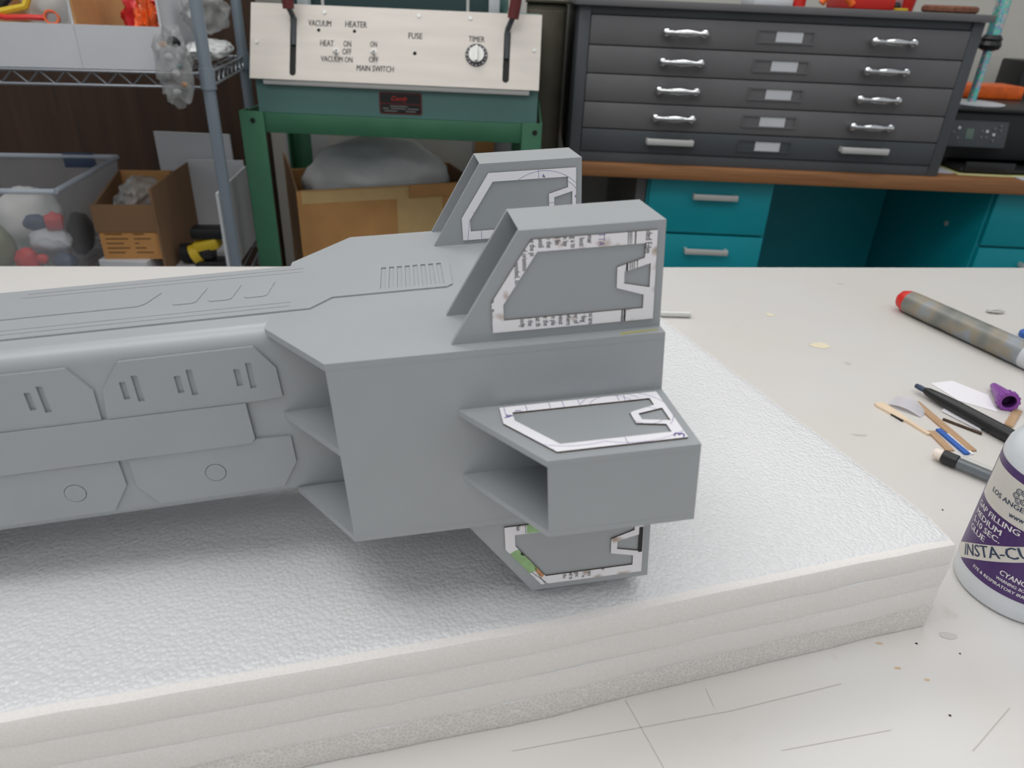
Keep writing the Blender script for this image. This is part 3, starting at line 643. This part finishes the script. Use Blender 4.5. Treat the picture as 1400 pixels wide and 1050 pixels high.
# contents of the bins
def rb(pts): return [rl(*p) for p in pts]
def rsolo(name, b, m, label, cat, p, group=None, smooth=40): return solo(name, b, m, label, cat, group, loc=rl(*p), rotz=0, smooth=smooth)
rsolo('bag', B().lump(rl(-.135, .15, .255), (.048, .06, .075), .3, 2.5, 1), red_bag, 'crumpled red plastic bag in the parts bin', 'bag', (-.125, .1, .18))
rsolo('bag', B().lump(rl(-.110, .060, .232), (.026, .026, .056), .45, 4, 3), orange_bag, 'crumpled orange plastic bag in front of the red bag', 'bag', (-.105, .045, .18))
rsolo('tube_ring', B().lathe([(.010, 0), (.013, 0), (.013, .045), (.010, .045), (.010, 0)], along(rl(-.268, .004, .247), rl(-.285, .06, .24)), 20, cap=False), orange_m, 'short orange tube with an open ring end', 'tube', (-.268, .004, .247))
rsolo('cable', B().tube(rb([(-.40, .02, .25), (-.35, .012, .243), (-.31, .012, .245), (-.285, .02, .244)]), .005), red_m, 'thin red cable leading to the orange tube', 'cable', (-.35, .012, .243))
rsolo('cable', B().tube(rb([(-.41, .03, .25), (-.36, .02, .252), (-.32, .03, .262), (-.30, .05, .31), (-.29, .06, .34)]), .007), yellow_m, 'bent yellow cable in the tool bin', 'cable', (-.36, .02, .25))
for k, (a, c, r) in enumerate([((-.40, .09, .25), (-.33, .12, .33), .009), ((-.405, .045, .270), (-.30, .12, .285), .006)]):
    rsolo('tool_handle', B().tube(rb([a, tuple((x + y) / 2 + .01 for x, y in zip(a, c)), c]), r), black, ('thick black tool handle standing up in the bin', 'thin black tool handle lying across the bin')[k], 'tool', a)
rsolo('grey_case', B().lump(rl(-.365, .24, .27), (.042, .05, .07), .15, 2, 4, 3), greyboard, 'lumpy grey pouch behind the black tool handles', 'pouch', (-.385, .16, .2))
rsolo('red_ball', B().lump(rl(-.275, .09, .315), (.026, .026, .03), .08, 2, 6, 3), red_m, 'round red plastic ball in the tool bin', 'ball', (-.275, .09, .25))
# hanging parts bags
hb = thing('parts_bag', 'clear plastic bag of small parts hanging over the shelf edge', 'bag', rl(-.052, -.03, .158), RY)
part('bag_film', B().lump((0, .0, -.005 + .015), (.034, .024, .075), .35, 2.6, 5), bag_m, hb, label='crinkled clear film', smooth=60)
for k, (x, y, z, m, s) in enumerate(((.008, -.006, .055, black, .013), (-.02, -.006, -.012, black, .008), (.004, -.01, .0, satin, .009), (.016, -.012, -.02, tan_print, .007), (-.004, -.012, .028, whiteboard, .010), (-.012, -.008, .05, tan_print, .008), (.012, -.01, .012, teal_body, .008), (0, -.008, -.035, whiteboard, .008))):
    part('small_part', B().lump((x, y, z), (s, s * .5, s * .8), .25, 3, k, 2), m, hb)
rsolo('parts_bag', B().lump(rl(-.022, .18, .257), (.036, .10, .042), .3, 2.4, 8), bag_m, 'pale full plastic bag behind the rack post', 'bag', (-.035, .18, .17), smooth=60)
rsolo('parts_bag', B().lump(rl(-.024, .17, .186), (.034, .10, .022), .25, 3.0, 11), wrap_m, 'grey lumpy plastic bag under the pale full bag', 'bag', (-.038, .17, .158), smooth=60)
# lower shelf
cb = thing('storage_tub', 'clear plastic storage tub full of coloured parts', 'tub', (-.988, 1.5, -.307), R(8))
w_, d_, h_t = .30, .36, .221
for nm, pts in (('front_wall', [(-w_ + .02, .02, 0), (-.02, .02, 0), (0, 0, h_t), (-w_, 0, h_t)]), ('back_wall', [(-w_ + .02, d_ - .02, 0), (-.02, d_ - .02, 0), (0, d_, h_t), (-w_, d_, h_t)]), ('side_wall', [(-.02, .02, 0), (-.02, d_ - .02, 0), (0, d_, h_t), (0, 0, h_t)]), ('side_wall', [(-w_ + .02, .02, 0), (-w_ + .02, d_ - .02, 0), (-w_, d_, h_t), (-w_, 0, h_t)]), ('base', [(-w_ + .02, .02, 0), (-.02, .02, 0), (-.02, d_ - .02, 0), (-w_ + .02, d_ - .02, 0)])):
    part(nm, B().poly(pts), clear, cb, smooth=0)
for a, c in (((-w_, 0), (0, 0)), ((0, 0), (0, d_)), ((0, d_), (-w_, d_)), ((-w_, d_), (-w_, 0))):
    part('rim', B().rod((*a, h_t), (*c, h_t), .006, n=10), mat('tub_rim', (190, 198, 210), .3, alpha=.6) if 'tub_rim' not in bpy.data.materials else bpy.data.materials['tub_rim'], cb)
part('handle', B().box(-.13, -.055, d_ - .004, d_ + .01, h_t - .028, h_t + .008, .003), navy, cb)
TM = MW[cb.name]
def tub(name, x, y, z, s, m, label, cat, seed):
    p = TM @ Vector((x, y, z)); solo(name, B().lump(p, s, .22, 2.2, seed, 3), m, label, cat, loc=p, smooth=50)
tub('red_ball', -.055, .075, .135, (.022, .02, .022), red_m, 'round red ball high in the clear tub', 'ball', 1)
tub('red_scoop', -.125, .06, .045, (.028, .02, .034), red_m, 'large red scoop low in the clear tub', 'scoop', 2)
tub('navy_block', -.105, .10, .125, (.03, .02, .02), navy, 'dark blue block beside the red ball', 'block', 3)
tub('navy_block', -.045, .06, .045, (.028, .02, .022), navy, 'dark blue block at the foot of the clear tub', 'block', 4)
tub('white_bag', -.075, .08, .09, (.05, .03, .028), whiteboard, 'crumpled pale bag in the middle of the clear tub', 'bag', 5)
tub('pink_pad', -.08, .07, .016, (.06, .03, .014), mat('pale_pink', (206, 176, 172), .6), 'flat pale pink pad on the tub floor', 'pad', 6)
tub('red_bead', -.088, .05, .055, (.012, .012, .012), red_m, 'small red bead beside the red scoop', 'bead', 7)
tub('black_part', -.062, .20, .07, (.022, .05, .055), black, 'large black part at the side of the tub', 'part', 8)
tub('grey_part', -.175, .22, .10, (.07, .08, .08), greyboard, 'large grey lump at the back of the tub', 'part', 9)
tub('olive_bag', -.19, .07, .08, (.04, .03, .06), mat('olive_film', (130, 134, 96), .5), 'olive green bag at the end of the tub', 'bag', 10)
solo('flat_box', B().box(-.985, -.872, 1.585, 1.78, -.308, -.266, .002, Matrix.Identity(4)), whiteboard, 'flat white box lid under the cardboard carton', 'box', loc=(-.91, 1.69, -.308), smooth=0)
cx = thing('carton', 'small open cardboard carton with printed label and bagged parts', 'carton', (-.972, 1.592, -.266), R(9))
cw, cdp, ch = .128, .2, .128
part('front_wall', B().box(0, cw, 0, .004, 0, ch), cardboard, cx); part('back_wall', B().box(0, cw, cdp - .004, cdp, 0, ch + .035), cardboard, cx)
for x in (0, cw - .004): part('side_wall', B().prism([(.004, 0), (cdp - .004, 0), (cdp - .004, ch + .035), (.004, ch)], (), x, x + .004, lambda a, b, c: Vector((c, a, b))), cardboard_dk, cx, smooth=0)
part('base', B().box(.004, cw - .004, .004, cdp - .004, 0, .004), cardboard, cx)
part('front_flap', B().box(-.004, cw + .002, -.004, -.0005, ch * .52, ch + .002), cardboard_dk, cx)
part('label', B().box(.004, cw - .004, -.0012, -.0001, .006, ch * .5), mat('tan_label', (190, 138, 80), .7, var=.05), cx)
b = B()
for k in range(5):
    for (x0, x1) in ((.012, .05 + .012 * (k % 2)), (.074, .112 - .014 * (k % 3))): b.poly([(x0, -.0014, .015 + k * .011), (x1, -.0014, .015 + k * .011), (x1, -.0014, .018 + k * .011), (x0, -.0014, .018 + k * .011)])
part('printed_lines', b, mat('faded_print', (96, 66, 40), .7), cx, smooth=0)
p = MW[cx.name] @ Vector((.075, .09, .125)); solo('parts_bag', B().lump(p, (.045, .07, .045), .35, 2.6, 21), bag_m, 'crinkled clear bag bulging from the cardboard carton', 'bag', loc=p, smooth=60)
solo('white_board', B().box(-.975, -.775, 1.945, 1.952, -.305, -.035), whiteboard, 'white board standing at the back of the lower shelf', 'board', loc=(-.87, 1.95, -.305), smooth=0)
b3 = thing('divider_bin', 'brown and white cardboard bin holding a yellow tool', 'bin', (-.842, 1.605, -.307), R(7))
part('side_wall', B().box(0, .005, 0, .29, 0, .208), cardboard_dk, b3); part('side_wall', B().box(.145, .150, 0, .29, 0, .200), whiteboard, b3); part('back_wall', B().box(.005, .145, .285, .29, 0, .215), whiteboard, b3); part('base', B().box(.005, .145, 0, .285, 0, .004), whiteboard, b3)
yt = thing('yellow_tool', 'yellow and black toy-like power tool inside the cardboard bin', 'tool', MW[b3.name] @ Vector((.083, .08, .0045)), R(7))
part('motor', B().rod((-.048, 0, .028), (.012, 0, .034), .022, .026, 20), black, yt); part('body', B().box(-.02, .045, -.024, .024, .034, .062, .008, Matrix.Rotation(R(-14), 4, 'Y')), yellow_m, yt)
part('nose', B().rod((-.034, -.004, .024), (-.016, -.004, .032), .027, .024, 20), yellow_m, yt); part('battery', B().box(-.03, .045, -.022, .022, .068, .094, .004), black, yt); part('foot', B().box(-.03, .05, -.025, .025, 0, .012, .003), black, yt); part('collar', B().rod((-.062, 0, .026), (-.046, 0, .028), .024, .024, 20), black_m, yt)

# ================================================================== vacuum forming machine
vf = thing('vacuum_former', 'vacuum forming machine with silver switch panel on green stand', 'machine', (-.3, 1.95, FZ))
def vp(name, b, m, parent=vf, **k): return part(name, b, m, parent, world=True, **k)
for x0, nm in ((-.656, 0), (-.003, 1)):
    w2 = .056 if nm == 0 else .046
    lg_ = vp('leg', B().box(x0, x0 + w2, 1.722, 1.727, FZ, .060, .001).box(x0 if nm == 0 else x0 + w2 - .005, x0 + .005 if nm == 0 else x0 + w2, 1.727, 1.77, FZ, .060, .001), green_frame)
    vp('bolt', B().rod((x0 + .03, 1.721, .040), (x0 + .03, 1.7225, .040), .006, n=16), black_m, lg_)
    vp('leg', B().box(x0 - .03, x0 - .03 + w2, 2.19, 2.195, FZ, .060, .001).box(x0 - .03, x0 - .025, 2.15, 2.195, FZ, .060), green_frame)
vp('front_rail', B().box(-.60, -.003, 1.727, 1.732, .014, .057, .001).box(-.60, -.003, 1.732, 1.77, .052, .057), green_frame)
vp('back_rail', B().box(-.63, -.0, 2.185, 2.19, .014, .057, .001), green_frame)
for x in (-.654, .038): vp('side_rail', B().box(x, x + .005, 1.77, 2.185, .014, .057), green_frame)
vp('body', B().prism([(1.737, .0575), (2.15, .0575), (2.15, .275), (1.803, .275), (1.737, .131)], (), -.613, .030, lambda a, b, c: Vector((c, a, b))), teal_body, smooth=0)
vp('trim_strip', B().box(-.592, .010, 1.726, 1.737, .119, .130, .001), satin)
vp('upper_platen', B().box(-.575, -.055, 1.86, 2.2, .276, .330, .004), teal_body)
vp('painted_platen_shadow', B().box(-.56, -.07, 1.85, 1.862, .278, .306), mat('dark_teal', (40, 62, 64), .5))  # dark box painted as the shade below the platen's front edge
for x in (-.462, -.136): vp('peg', B().rod((x, 1.80, .277), (x, 1.80, .325), .0035, n=10), satin)
for x in (-.512, -.078, -.028): vp('bracket', B().box(x - .012, x + .012, 1.815, 1.845, .276, .335, .002), whiteboard)
# tilted control panel: x along, t up the slope
PD = Vector((0, .068, .149)).normalized(); PN = Vector((0, -PD.z, PD.y))
def pf(a, b, c): return Vector((a / 1000, 1.721, .131)) + PD * (b / 1000) + PN * (c / 1000)
holes = [rrect(-531, -516.5, 9, 139, 7), rrect(-52, -37, 14, 128, 7), circ(-467.2, 110.7, 3.9), circ(-387.1, 111.7, 3.9), circ(-250.4, 69.3, 4.2), circ(-426.8, 67, 5), circ(-342.5, 69, 5)]
cpn = vp('control_panel', B().prism([(-620, 0), (31, 0), (31, 164.5), (-620, 164.5)], holes, -2.5, 0, pf), panel_m, smooth=0)
vp('slot_backing', B().prism([(-560, 3), (10, 3), (10, 160), (-560, 160)], (), -7, -4, pf), black_m, smooth=0)
def ptext(items):
    for s, x0, x1, y0, hgt in items:
        ps, w = text_polys(s, x1 - x0, hgt * 1.12, .014); b = B()
        for p in ps: b.poly([pf(x0 + x, y0 + y, .25) for x, y in p])
        part('lettering', b, ink, cpn, world=True, smooth=0)
ptext([('VACUUM', -491, -440, 119, 17), ('HEATER', -408, -360, 120, 17), ('HEAT', -463, -433, 76.5, 17), ('ON', -411, -394, 77, 17), ('OFF', -413, -393, 60, 17), ('VACUUM ON', -461, -390, 43, 16), ('ON', -351, -336, 79, 16), ('OFF', -353, -332, 45.5, 16), ('MAIN SWITCH', -380, -297, 26, 16.5), ('FUSE', -266, -235, 101, 16.5), ('TIMER', -131, -95.5, 100, 16)])
for x, y in ((-426.8, 67), (-342.5, 69)):
    sw = part('toggle_switch', B().prism(circ(x, y, 6.5, 16), [circ(x, y, 3.2, 16)], 0, 2, pf).rod(pf(x, y, -2), pf(x - 1, y - 9, 17), .0022, .0032, 10), satin, cpn, world=True)
dl = part('timer_dial', B().prism(circ(-112, 71, 25, 40), [circ(-112, 71, 17.5, 40)], .1, 1.2, pf), black, cpn, world=True)
b = B()
for k in range(16):
    a = 2 * math.pi * k / 16; c0 = Vector((-112 + 21.3 * math.cos(a), 71 + 21.3 * math.sin(a))); b.prism(circ(c0.x, c0.y, 1.1 if k % 2 else 1.7, 6), (), 1.2, 1.4, pf)
part('dial_marks', b, label_white, cpn, world=True, smooth=0)
part('timer_knob', B().prism(circ(-112, 71, 17.2, 32), (), .1, 9, pf).prism(rrect(-115.5, -108.5, 55, 88, 3), (), 9, 17, pf), satin, cpn, world=True, smooth=0)
for x, y in ((-455, 150), (-129, 151), (17, 87), (-605.5, 80), (-244, 151)): part('screw', B().prism(circ(x, y, 4.2, 14), (), .05, 1.6, pf), satin, cpn, world=True)
for s, (x, y, xt, zt) in enumerate(((-523.5, 128, -.5275, .36), (-44.5, 118, -.022, .36))):
    lv = vp('lever', B().tube([pf(x, y - 50, -5), pf(x, y - 8, 2), pf(x, y + 8, 8), Vector((xt * .5 + x / 2000, 1.752, .275))], .0062, 10), steel_dark, label='bent steel lever')
    vp('lever_grip', B().tube([Vector((xt * .5 + x / 2000, 1.752, .272)), Vector((xt * .7 + x * .3 / 1000, 1.752, .30)), Vector((xt, 1.752, .37))], .0125, 14), maroon, lv, label='dark red grip')
npl = vp('name_plate', B().prism(rrect(-333, -235, 65.5, 112.5, 5), (), 0, 1.2, lambda a, b, c: Vector((a / 1000, 1.7368 - c / 1000, b / 1000))), maroon, smooth=0)
nf = lambda a, b, c: Vector((a / 1000, 1.7352 - c / 1000, b / 1000))
part('plate_field', B().prism(rrect(-330, -238, 89.5, 109.5, 3), (), 0, .3, nf).prism(rrect(-330, -238, 68.5, 86.5, 3), (), 0, .3, nf), black, npl, world=True, smooth=0)
def nptext(s, x0, x1, y, h, m, shear=0.):
    ps, w = text_polys(s, x1 - x0, h); b = B()
    for p in ps: b.poly([nf(x0 + x + shear * yy, y + yy, .5) for x, yy in p])
    part('plate_lettering', b, m, npl, world=True, smooth=0)
nptext('Comfy', -306, -270, 94.5, 14, red_m, .35)
grey_ink = mat('grey_print', (120, 118, 116), .6)
b = B()
for (x0, x1, y) in ((-308, -268, 81.5), (-326, -312, 76.5), (-306, -272, 76.5), (-268, -242, 76.5), (-322, -292, 71), (-272, -250, 71)): b.poly([nf(x0, y, .5), nf(x1, y, .5), nf(x1, y + 2.2, .5), nf(x0, y + 2.2, .5)])
part('fine_print', b, grey_ink, npl, world=True, smooth=0)

# cardboard box under the stand
BX = thing('cardboard_box', 'large brown cardboard box with tape under the green stand', 'box', (-.583, 1.85, FZ), R(23))
bh = Z(-.153); bw, bd_ = .50, .27
part('front_wall', B().box(0, bw, 0, .005, 0, bh, .001), cardboard, BX); part('back_wall', B().box(0, bw, bd_ - .005, bd_, 0, bh), cardboard, BX)
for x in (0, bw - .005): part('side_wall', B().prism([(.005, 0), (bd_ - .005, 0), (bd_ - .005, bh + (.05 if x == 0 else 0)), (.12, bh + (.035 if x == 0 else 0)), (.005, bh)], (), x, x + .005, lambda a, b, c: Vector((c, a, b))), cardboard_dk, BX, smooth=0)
part('tape_strip', B().box(.012, bw - .01, -.0012, -.0002, bh - .034, bh - .002).box(.012, bw - .01, -.0012, .006, bh + .0001, bh + .0012), tape, BX)
part('tape_strip', B().box(.265, .395, -.0009, -.0001, 0, bh - .03), tape, BX)
part('front_flap', B().box(.30, bw, -.008, -.003, bh - .032, bh + .004, .001), cardboard, BX)
p = MW[BX.name] @ Vector((.23, .14, bh + .005)); solo('bubble_wrap', B().lump((0, 0, 0), (.212, .108, .108), .13, 1.8, 31, 4, MW[BX.name] @ Matrix.Translation((.245, .135, bh - .005))), wrap_m, 'bulging clear plastic wrap filling the cardboard box', 'wrap', loc=p, smooth=60)
solo('white_board', B().box(-.76, -.02, 2.36, 2.372, FZ, -.02), whiteboard, 'large white board leaning behind the green stand', 'board', loc=(-.4, 2.366, FZ), smooth=0)
solo('grey_sheet', B().prism([(-.62, FZ), (-.16, FZ), (-.16, -.075), (-.38, -.062), (-.40, -.02), (-.62, -.068)], (), 2.335, 2.343, lambda a, b, c: Vector((a, c, b))), greyboard, 'torn grey sheet standing above the cardboard box', 'sheet', loc=(-.4, 2.339, FZ), smooth=0)
solo('brown_panel', B().box(-.15, -.09, 2.335, 2.348, FZ, .05), cardboard, 'narrow brown panel standing beside the white board', 'panel', loc=(-.12, 2.268, FZ), smooth=0)

# tarnished steel cabinet
mc = thing('steel_cabinet', 'tarnished dark steel cabinet behind the green stand', 'cabinet', (.07, 2.4, FZ))
part('body', B().box(-.075, .038, -.18, .3, 0, Z(.300), .003), old_steel, mc); part('door', B().box(-.070, .030, -.192, -.1805, .05, Z(.285), .003), old_steel, mc); part('top_rim', B().box(-.079, .042, -.196, .3, Z(.3005), Z(.309), .002), old_steel, mc)

# ================================================================== desk
dk_ = thing('desk', 'teal steel desk with brown wooden top', 'desk', (.9, 2.4, FZ))
def dp_(name, b, m, parent=dk_, **k): return part(name, b, m, parent, world=True, **k)
DT = -.0835
dp_('desk_top', B().box(.135, 2.0, 2.03, 2.84, DT - .036, DT, .003), desk_wood)
dp_('leg', B().box(.337, .365, 2.10, 2.8, FZ, DT - .0365), steel_grey)
dp_('modesty_panel', B().box(.737, 1.366, 2.70, 2.71, FZ + .1, DT - .0365), teal)
def handle(b, x0, x1, y, z, r=.0045):
    return b.box(x0, x1, y - .026, y - .018, z - .008, z + .008, .002).box(x0, x0 + .008, y - .019, y, z - .006, z + .006).box(x1 - .008, x1, y - .019, y, z - .006, z + .006)
for x0, x1 in ((.368, .735), (1.368, 1.75)):
    pd = dp_('pedestal', B().box(x0, x1, 2.10, 2.80, FZ + .03, DT - .0365, .002), teal)
    for z0, z1 in ((-.283, -.128), (-.445, -.290), (-.78, -.452)):
        dr = dp_('drawer', B().box(x0 + .006, x1 - .006, 2.082, 2.0995, z0, z1, .003), teal, pd)
        xm = (x0 + x1) / 2 + .01; zz = z0 + (z1 - z0) * (.72 if z0 > -.5 else .85)
        o = part('handle', handle(B(), xm - .064, xm + .064, 2.082, zz), satin, pd, world=True)
dp_('side_knob', B().rod((1.362, 2.27, -.27), (1.3675, 2.27, -.27), .008, n=14), satin)

# ================================================================== flat file cabinet
ff = thing('flat_file', 'grey five-drawer flat file cabinet on the wooden desk top', 'cabinet', (.647, 2.4, DT + .0005))
def fp(name, b, m, parent=ff, **k): return part(name, b, m, parent, world=True, **k)
FB, FX0, FX1 = DT + .0005, .131, 1.163
fp('body', B().box(FX0 + .002, FX1 - .002, 2.075, 2.76, FB, .3015), steel_frame)
for x0, x1 in ((FX0, .160), (1.134, FX1)): fp('stile', B().box(x0, x1, 2.05, 2.078, FB, .3015, .001), steel_frame)
fp('top_rail', B().box(.1602, 1.1338, 2.055, 2.078, .283, .3015, .001), steel_dark)
fp('bottom_rail', B().box(.1602, 1.1338, 2.052, 2.078, FB, -.056, .001), steel_frame)
fp('top', B().box(FX0 - .012, FX1 + .012, 2.032, 2.775, .302, .3195, .002), steel_grey)
zs = [.282, .212, .144, .074, .006, -.055]
for k in range(5):
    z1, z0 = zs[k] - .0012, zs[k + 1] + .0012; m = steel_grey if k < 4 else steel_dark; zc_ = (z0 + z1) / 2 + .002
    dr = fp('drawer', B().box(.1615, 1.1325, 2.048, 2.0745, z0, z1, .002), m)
    for x0 in (.345, .878):
        if k < 4:
            b = B(); 
            for xx in (x0 + .010, x0 + .108): b.lathe([(0, -.004), (.007, -.002), (.0115, .004), (.0118, .010), (.009, .017), (.007, .024)], along((xx, 2.024, zc_), (xx, 2.048, zc_)), 20)
            b.lathe([(.005, 0), (.0065, .012), (.0045, .018), (.0075, .030), (.0105, .05), (.0075, .070), (.0045, .082), (.0065, .088), (.005, .098)], along((x0 + .010, 2.022, zc_), (x0 + .108, 2.022, zc_)), 16)
            part('drawer_pull', b, chrome, dr, world=True, smooth=50)
        else: part('bar_handle', handle(B(), x0 - .007, x0 + .121, 2.048, zc_ + .003), satin, dr, world=True)
    xo = [.592, .594, .594, .592, .592][k]
    hb_ = B()
    hb_.prism([(xo, zc_ - .016), (xo + .146, zc_ - .016), (xo + .146, zc_ + .016), (xo, zc_ + .016)], [[(xo + .004, zc_ - .012), (xo + .142, zc_ - .012), (xo + .142, zc_ + .012), (xo + .004, zc_ + .012)]], 2.045, 2.0482, lambda a, b, c: Vector((a, c, b)))
    part('label_holder', hb_, m, dr, world=True, smooth=0)
    part('card_label', B().box(xo + .048, xo + .116, 2.0462, 2.0478, zc_ - .0125, zc_ + .0125), whiteboard, dr, world=True)
# things on top of the flat file
TZ = .3196
def can(b, x, y, r, h, t=.002, r2=None): return b.lathe([(r, 0), (r2 or r, h), ((r2 or r) - t, h), (r - t, t), (0, t)], Matrix.Translation((x, y, TZ)), 28)
solo('red_tray', B().box(.84, .955, 2.12, 2.30, TZ, TZ + .06, .004), red_m, 'red plastic tray on top of the flat file', 'tray', loc=(.9, 2.2, TZ))
solo('orange_clamp', B().tube([(.755, 2.1, TZ + .009), (.77, 2.1, TZ + .03), (.80, 2.1, TZ + .034), (.825, 2.1, TZ + .02), (.835, 2.1, TZ + .009)], .009, 10), orange_m, 'curved orange clamp beside the red tray', 'clamp', loc=(.79, 2.1, TZ))
solo('red_cup', can(B(), 1.035, 2.24, .022, .08, r2=.032), red_m, 'red plastic cup behind the woven coaster', 'cup', loc=(1.035, 2.24, TZ))
solo('woven_coaster', B().lathe([(0, 0), (.062, 0), (.067, .004), (.067, .013), (.062, .017), (.0, .017)], Matrix.Translation((1.098, 2.12, TZ)), 40), woven, 'round brown woven coaster on the flat file', 'coaster', loc=(1.098, 2.12, TZ))
jr = thing('glass_jar', 'clear jar with a black base knob between red tray and cup', 'jar', (.985, 2.2, TZ))
part('jar_wall', B().lathe([(.02, .0), (.022, .004), (.022, .09)], n=24, cap=False), clear, jr); part('knob', B().lathe([(0, .001), (.010, .002), (.013, .01), (.010, .018), (0, .021)], Matrix.Translation((-.003, -.024, 0)), 20), black, jr)
solo('yellow_eraser', B().box(.945, .972, 2.08, 2.10, TZ, TZ + .006, .001), yellow_m, 'small yellow block in front of the jar', 'block', loc=(.958, 2.09, TZ))
solo('paper_stack', B().box(.60, .70, 2.16, 2.3, TZ, TZ + .014, .001), whiteboard, 'small white paper stack on the flat file', 'papers', loc=(.65, 2.2, TZ))
solo('spray_can', B().lathe([(.016, 0), (.016, .10), (.010, .108), (.006, .12), (0, .12)], Matrix.Translation((.722, 2.17, TZ)), 24), red_m, 'thin red can beside the white paper stack', 'can', loc=(.722, 2.17, TZ))

# ================================================================== printer corner
pr = thing('printer', 'black office printer with tilted button panel', 'printer', (1.45, 2.4, DT + .006))
PB = DT + .006
def pp(name, b, m, parent=pr, **k): return part(name, b, m, parent, world=True, **k)
pp('body', B().box(1.225, 1.70, 2.17, 2.58, PB + .025, .076, .006), black)
pp('lid', B().box(1.20, 1.705, 2.155, 2.585, .0765, .088, .004), black)
cpn2 = pp('button_panel', B().box(-.085, .085, -.004, .004, -.036, .036, .002, Matrix.Translation((1.300, 2.161, .018)) @ Matrix.Rotation(R(-12), 4, 'X')), steel_dark)
KM = Matrix.Translation((1.300, 2.161, .018)) @ Matrix.Rotation(R(-12), 4, 'X')
part('screen', B().box(-.034, -.012, -.0055, -.004, -.014, .014, .0005, KM), mat('lcd', (96, 116, 106), .3), cpn2, world=True)
for k, (x, z) in enumerate([(-.055, .015), (-.055, -.012), (-.07, .004), (.012, .008), (.026, .008), (.012, -.008), (.026, -.008), (.046, .016), (.046, 0), (.046, -.016), (.064, .012), (.062, .024)]):
    part('button', B().lathe([(.0045, 0), (.0042, .002), (0, .0022)], KM @ Matrix.Translation((x, -.004, z)) @ Matrix.Rotation(R(90), 4, 'X'), 12), steel_grey if k % 4 else satin, cpn2, world=True)
pp('output_tray', B().box(1.25, 1.66, 2.10, 2.40, PB + .003, PB + .012, .002), black)
pp('tray_lip', B().box(1.26, 1.40, 2.095, 2.1, PB + .003, PB + .03, .001), black)
pp('side_foot', B().box(1.235, 1.26, 2.2, 2.55, PB, PB + .0245), black)
pp('side_foot', B().box(1.66, 1.69, 2.2, 2.55, PB, PB + .0245), black)
yellow_paper = mat('yellow_paper', (226, 222, 160), .7)
solo('paper_sheet', B().box(1.24, 1.62, 2.085, 2.40, DT + .0008, DT + .0030), yellow_paper, 'pale yellow paper sheets under the printer', 'paper', loc=(1.4, 2.2, DT), smooth=0)
solo('paper_sheet', B().box(1.172, 1.235, 2.10, 2.36, DT + .0008, DT + .004, 0), whiteboard, 'white paper pad beside the flat file foot', 'paper', loc=(1.2, 2.2, DT), smooth=0)
solo('paper_sheet', B().box(1.40, 1.60, 2.045, 2.083, DT + .0008, DT + .003), whiteboard, 'white paper strip at the desk edge by the printer', 'paper', loc=(1.5, 2.06, DT), smooth=0)
solo('white_disc', B().lathe([(0, 0), (.086, 0), (.088, .002), (.088, .004), (0, .006)], Matrix.Translation((1.312, 2.26, .0885)), 40), whiteboard, 'flat white disc on the printer lid', 'disc', loc=(1.312, 2.26, .0885))
gl = thing('glitter_rod', 'tall holographic glitter rod with black collar standing on white disc', 'rod', (1.312, 2.26, .0945))
part('lower_rod', B().lathe([(.012, 0), (.012, .145)], n=20), glitter, gl); part('collar', B().lathe([(.014, .135), (.026, .140), (.030, .150), (.026, .160), (.028, .166), (.021, .176), (.014, .178)], n=12), black, gl, smooth=20); part('upper_rod', B().lathe([(.0185, .176), (.0185, .42), (0, .425)], n=20), glitter, gl)
solo('orange_tray', B().box(1.24, 1.56, 2.42, 2.54, .0885, .126, .004), orange_m, 'flat orange tray at the back of the printer lid', 'tray', loc=(1.4, 2.48, .0885))
solo('cable', B().tube([(1.285, 2.84, .30), (1.275, 2.80, .22), (1.295, 2.74, .15), (1.32, 2.70, .10), (1.33, 2.66, .0), (1.33, 2.66, DT + .004)], .003, 8), black, 'thin black cable hanging down the white wall', 'cable', loc=(1.33, 2.66, DT))
solo('black_speaker', B().box(1.66, 1.78, 2.62, 2.76, DT + .001, .19, .006), black, 'upright black box behind the printer', 'speaker', loc=(1.72, 2.7, DT))

for o in bpy.data.objects:
    g = {'wood_strip': 'flat wood strips on the work table', 'parts_bin': 'white parts bins on the wire rack', 'paper_scrap': 'paper scraps on the work table', 'paper_sheet': 'papers around the printer', 'parts_bag': 'bags of parts on the wire rack', 'tool_handle': 'tool handles in the parts bin', 'navy_block': 'dark blue blocks in the clear tub'}.get(o.name.split('.')[0])
    if g and o.parent is None: o['group'] = g
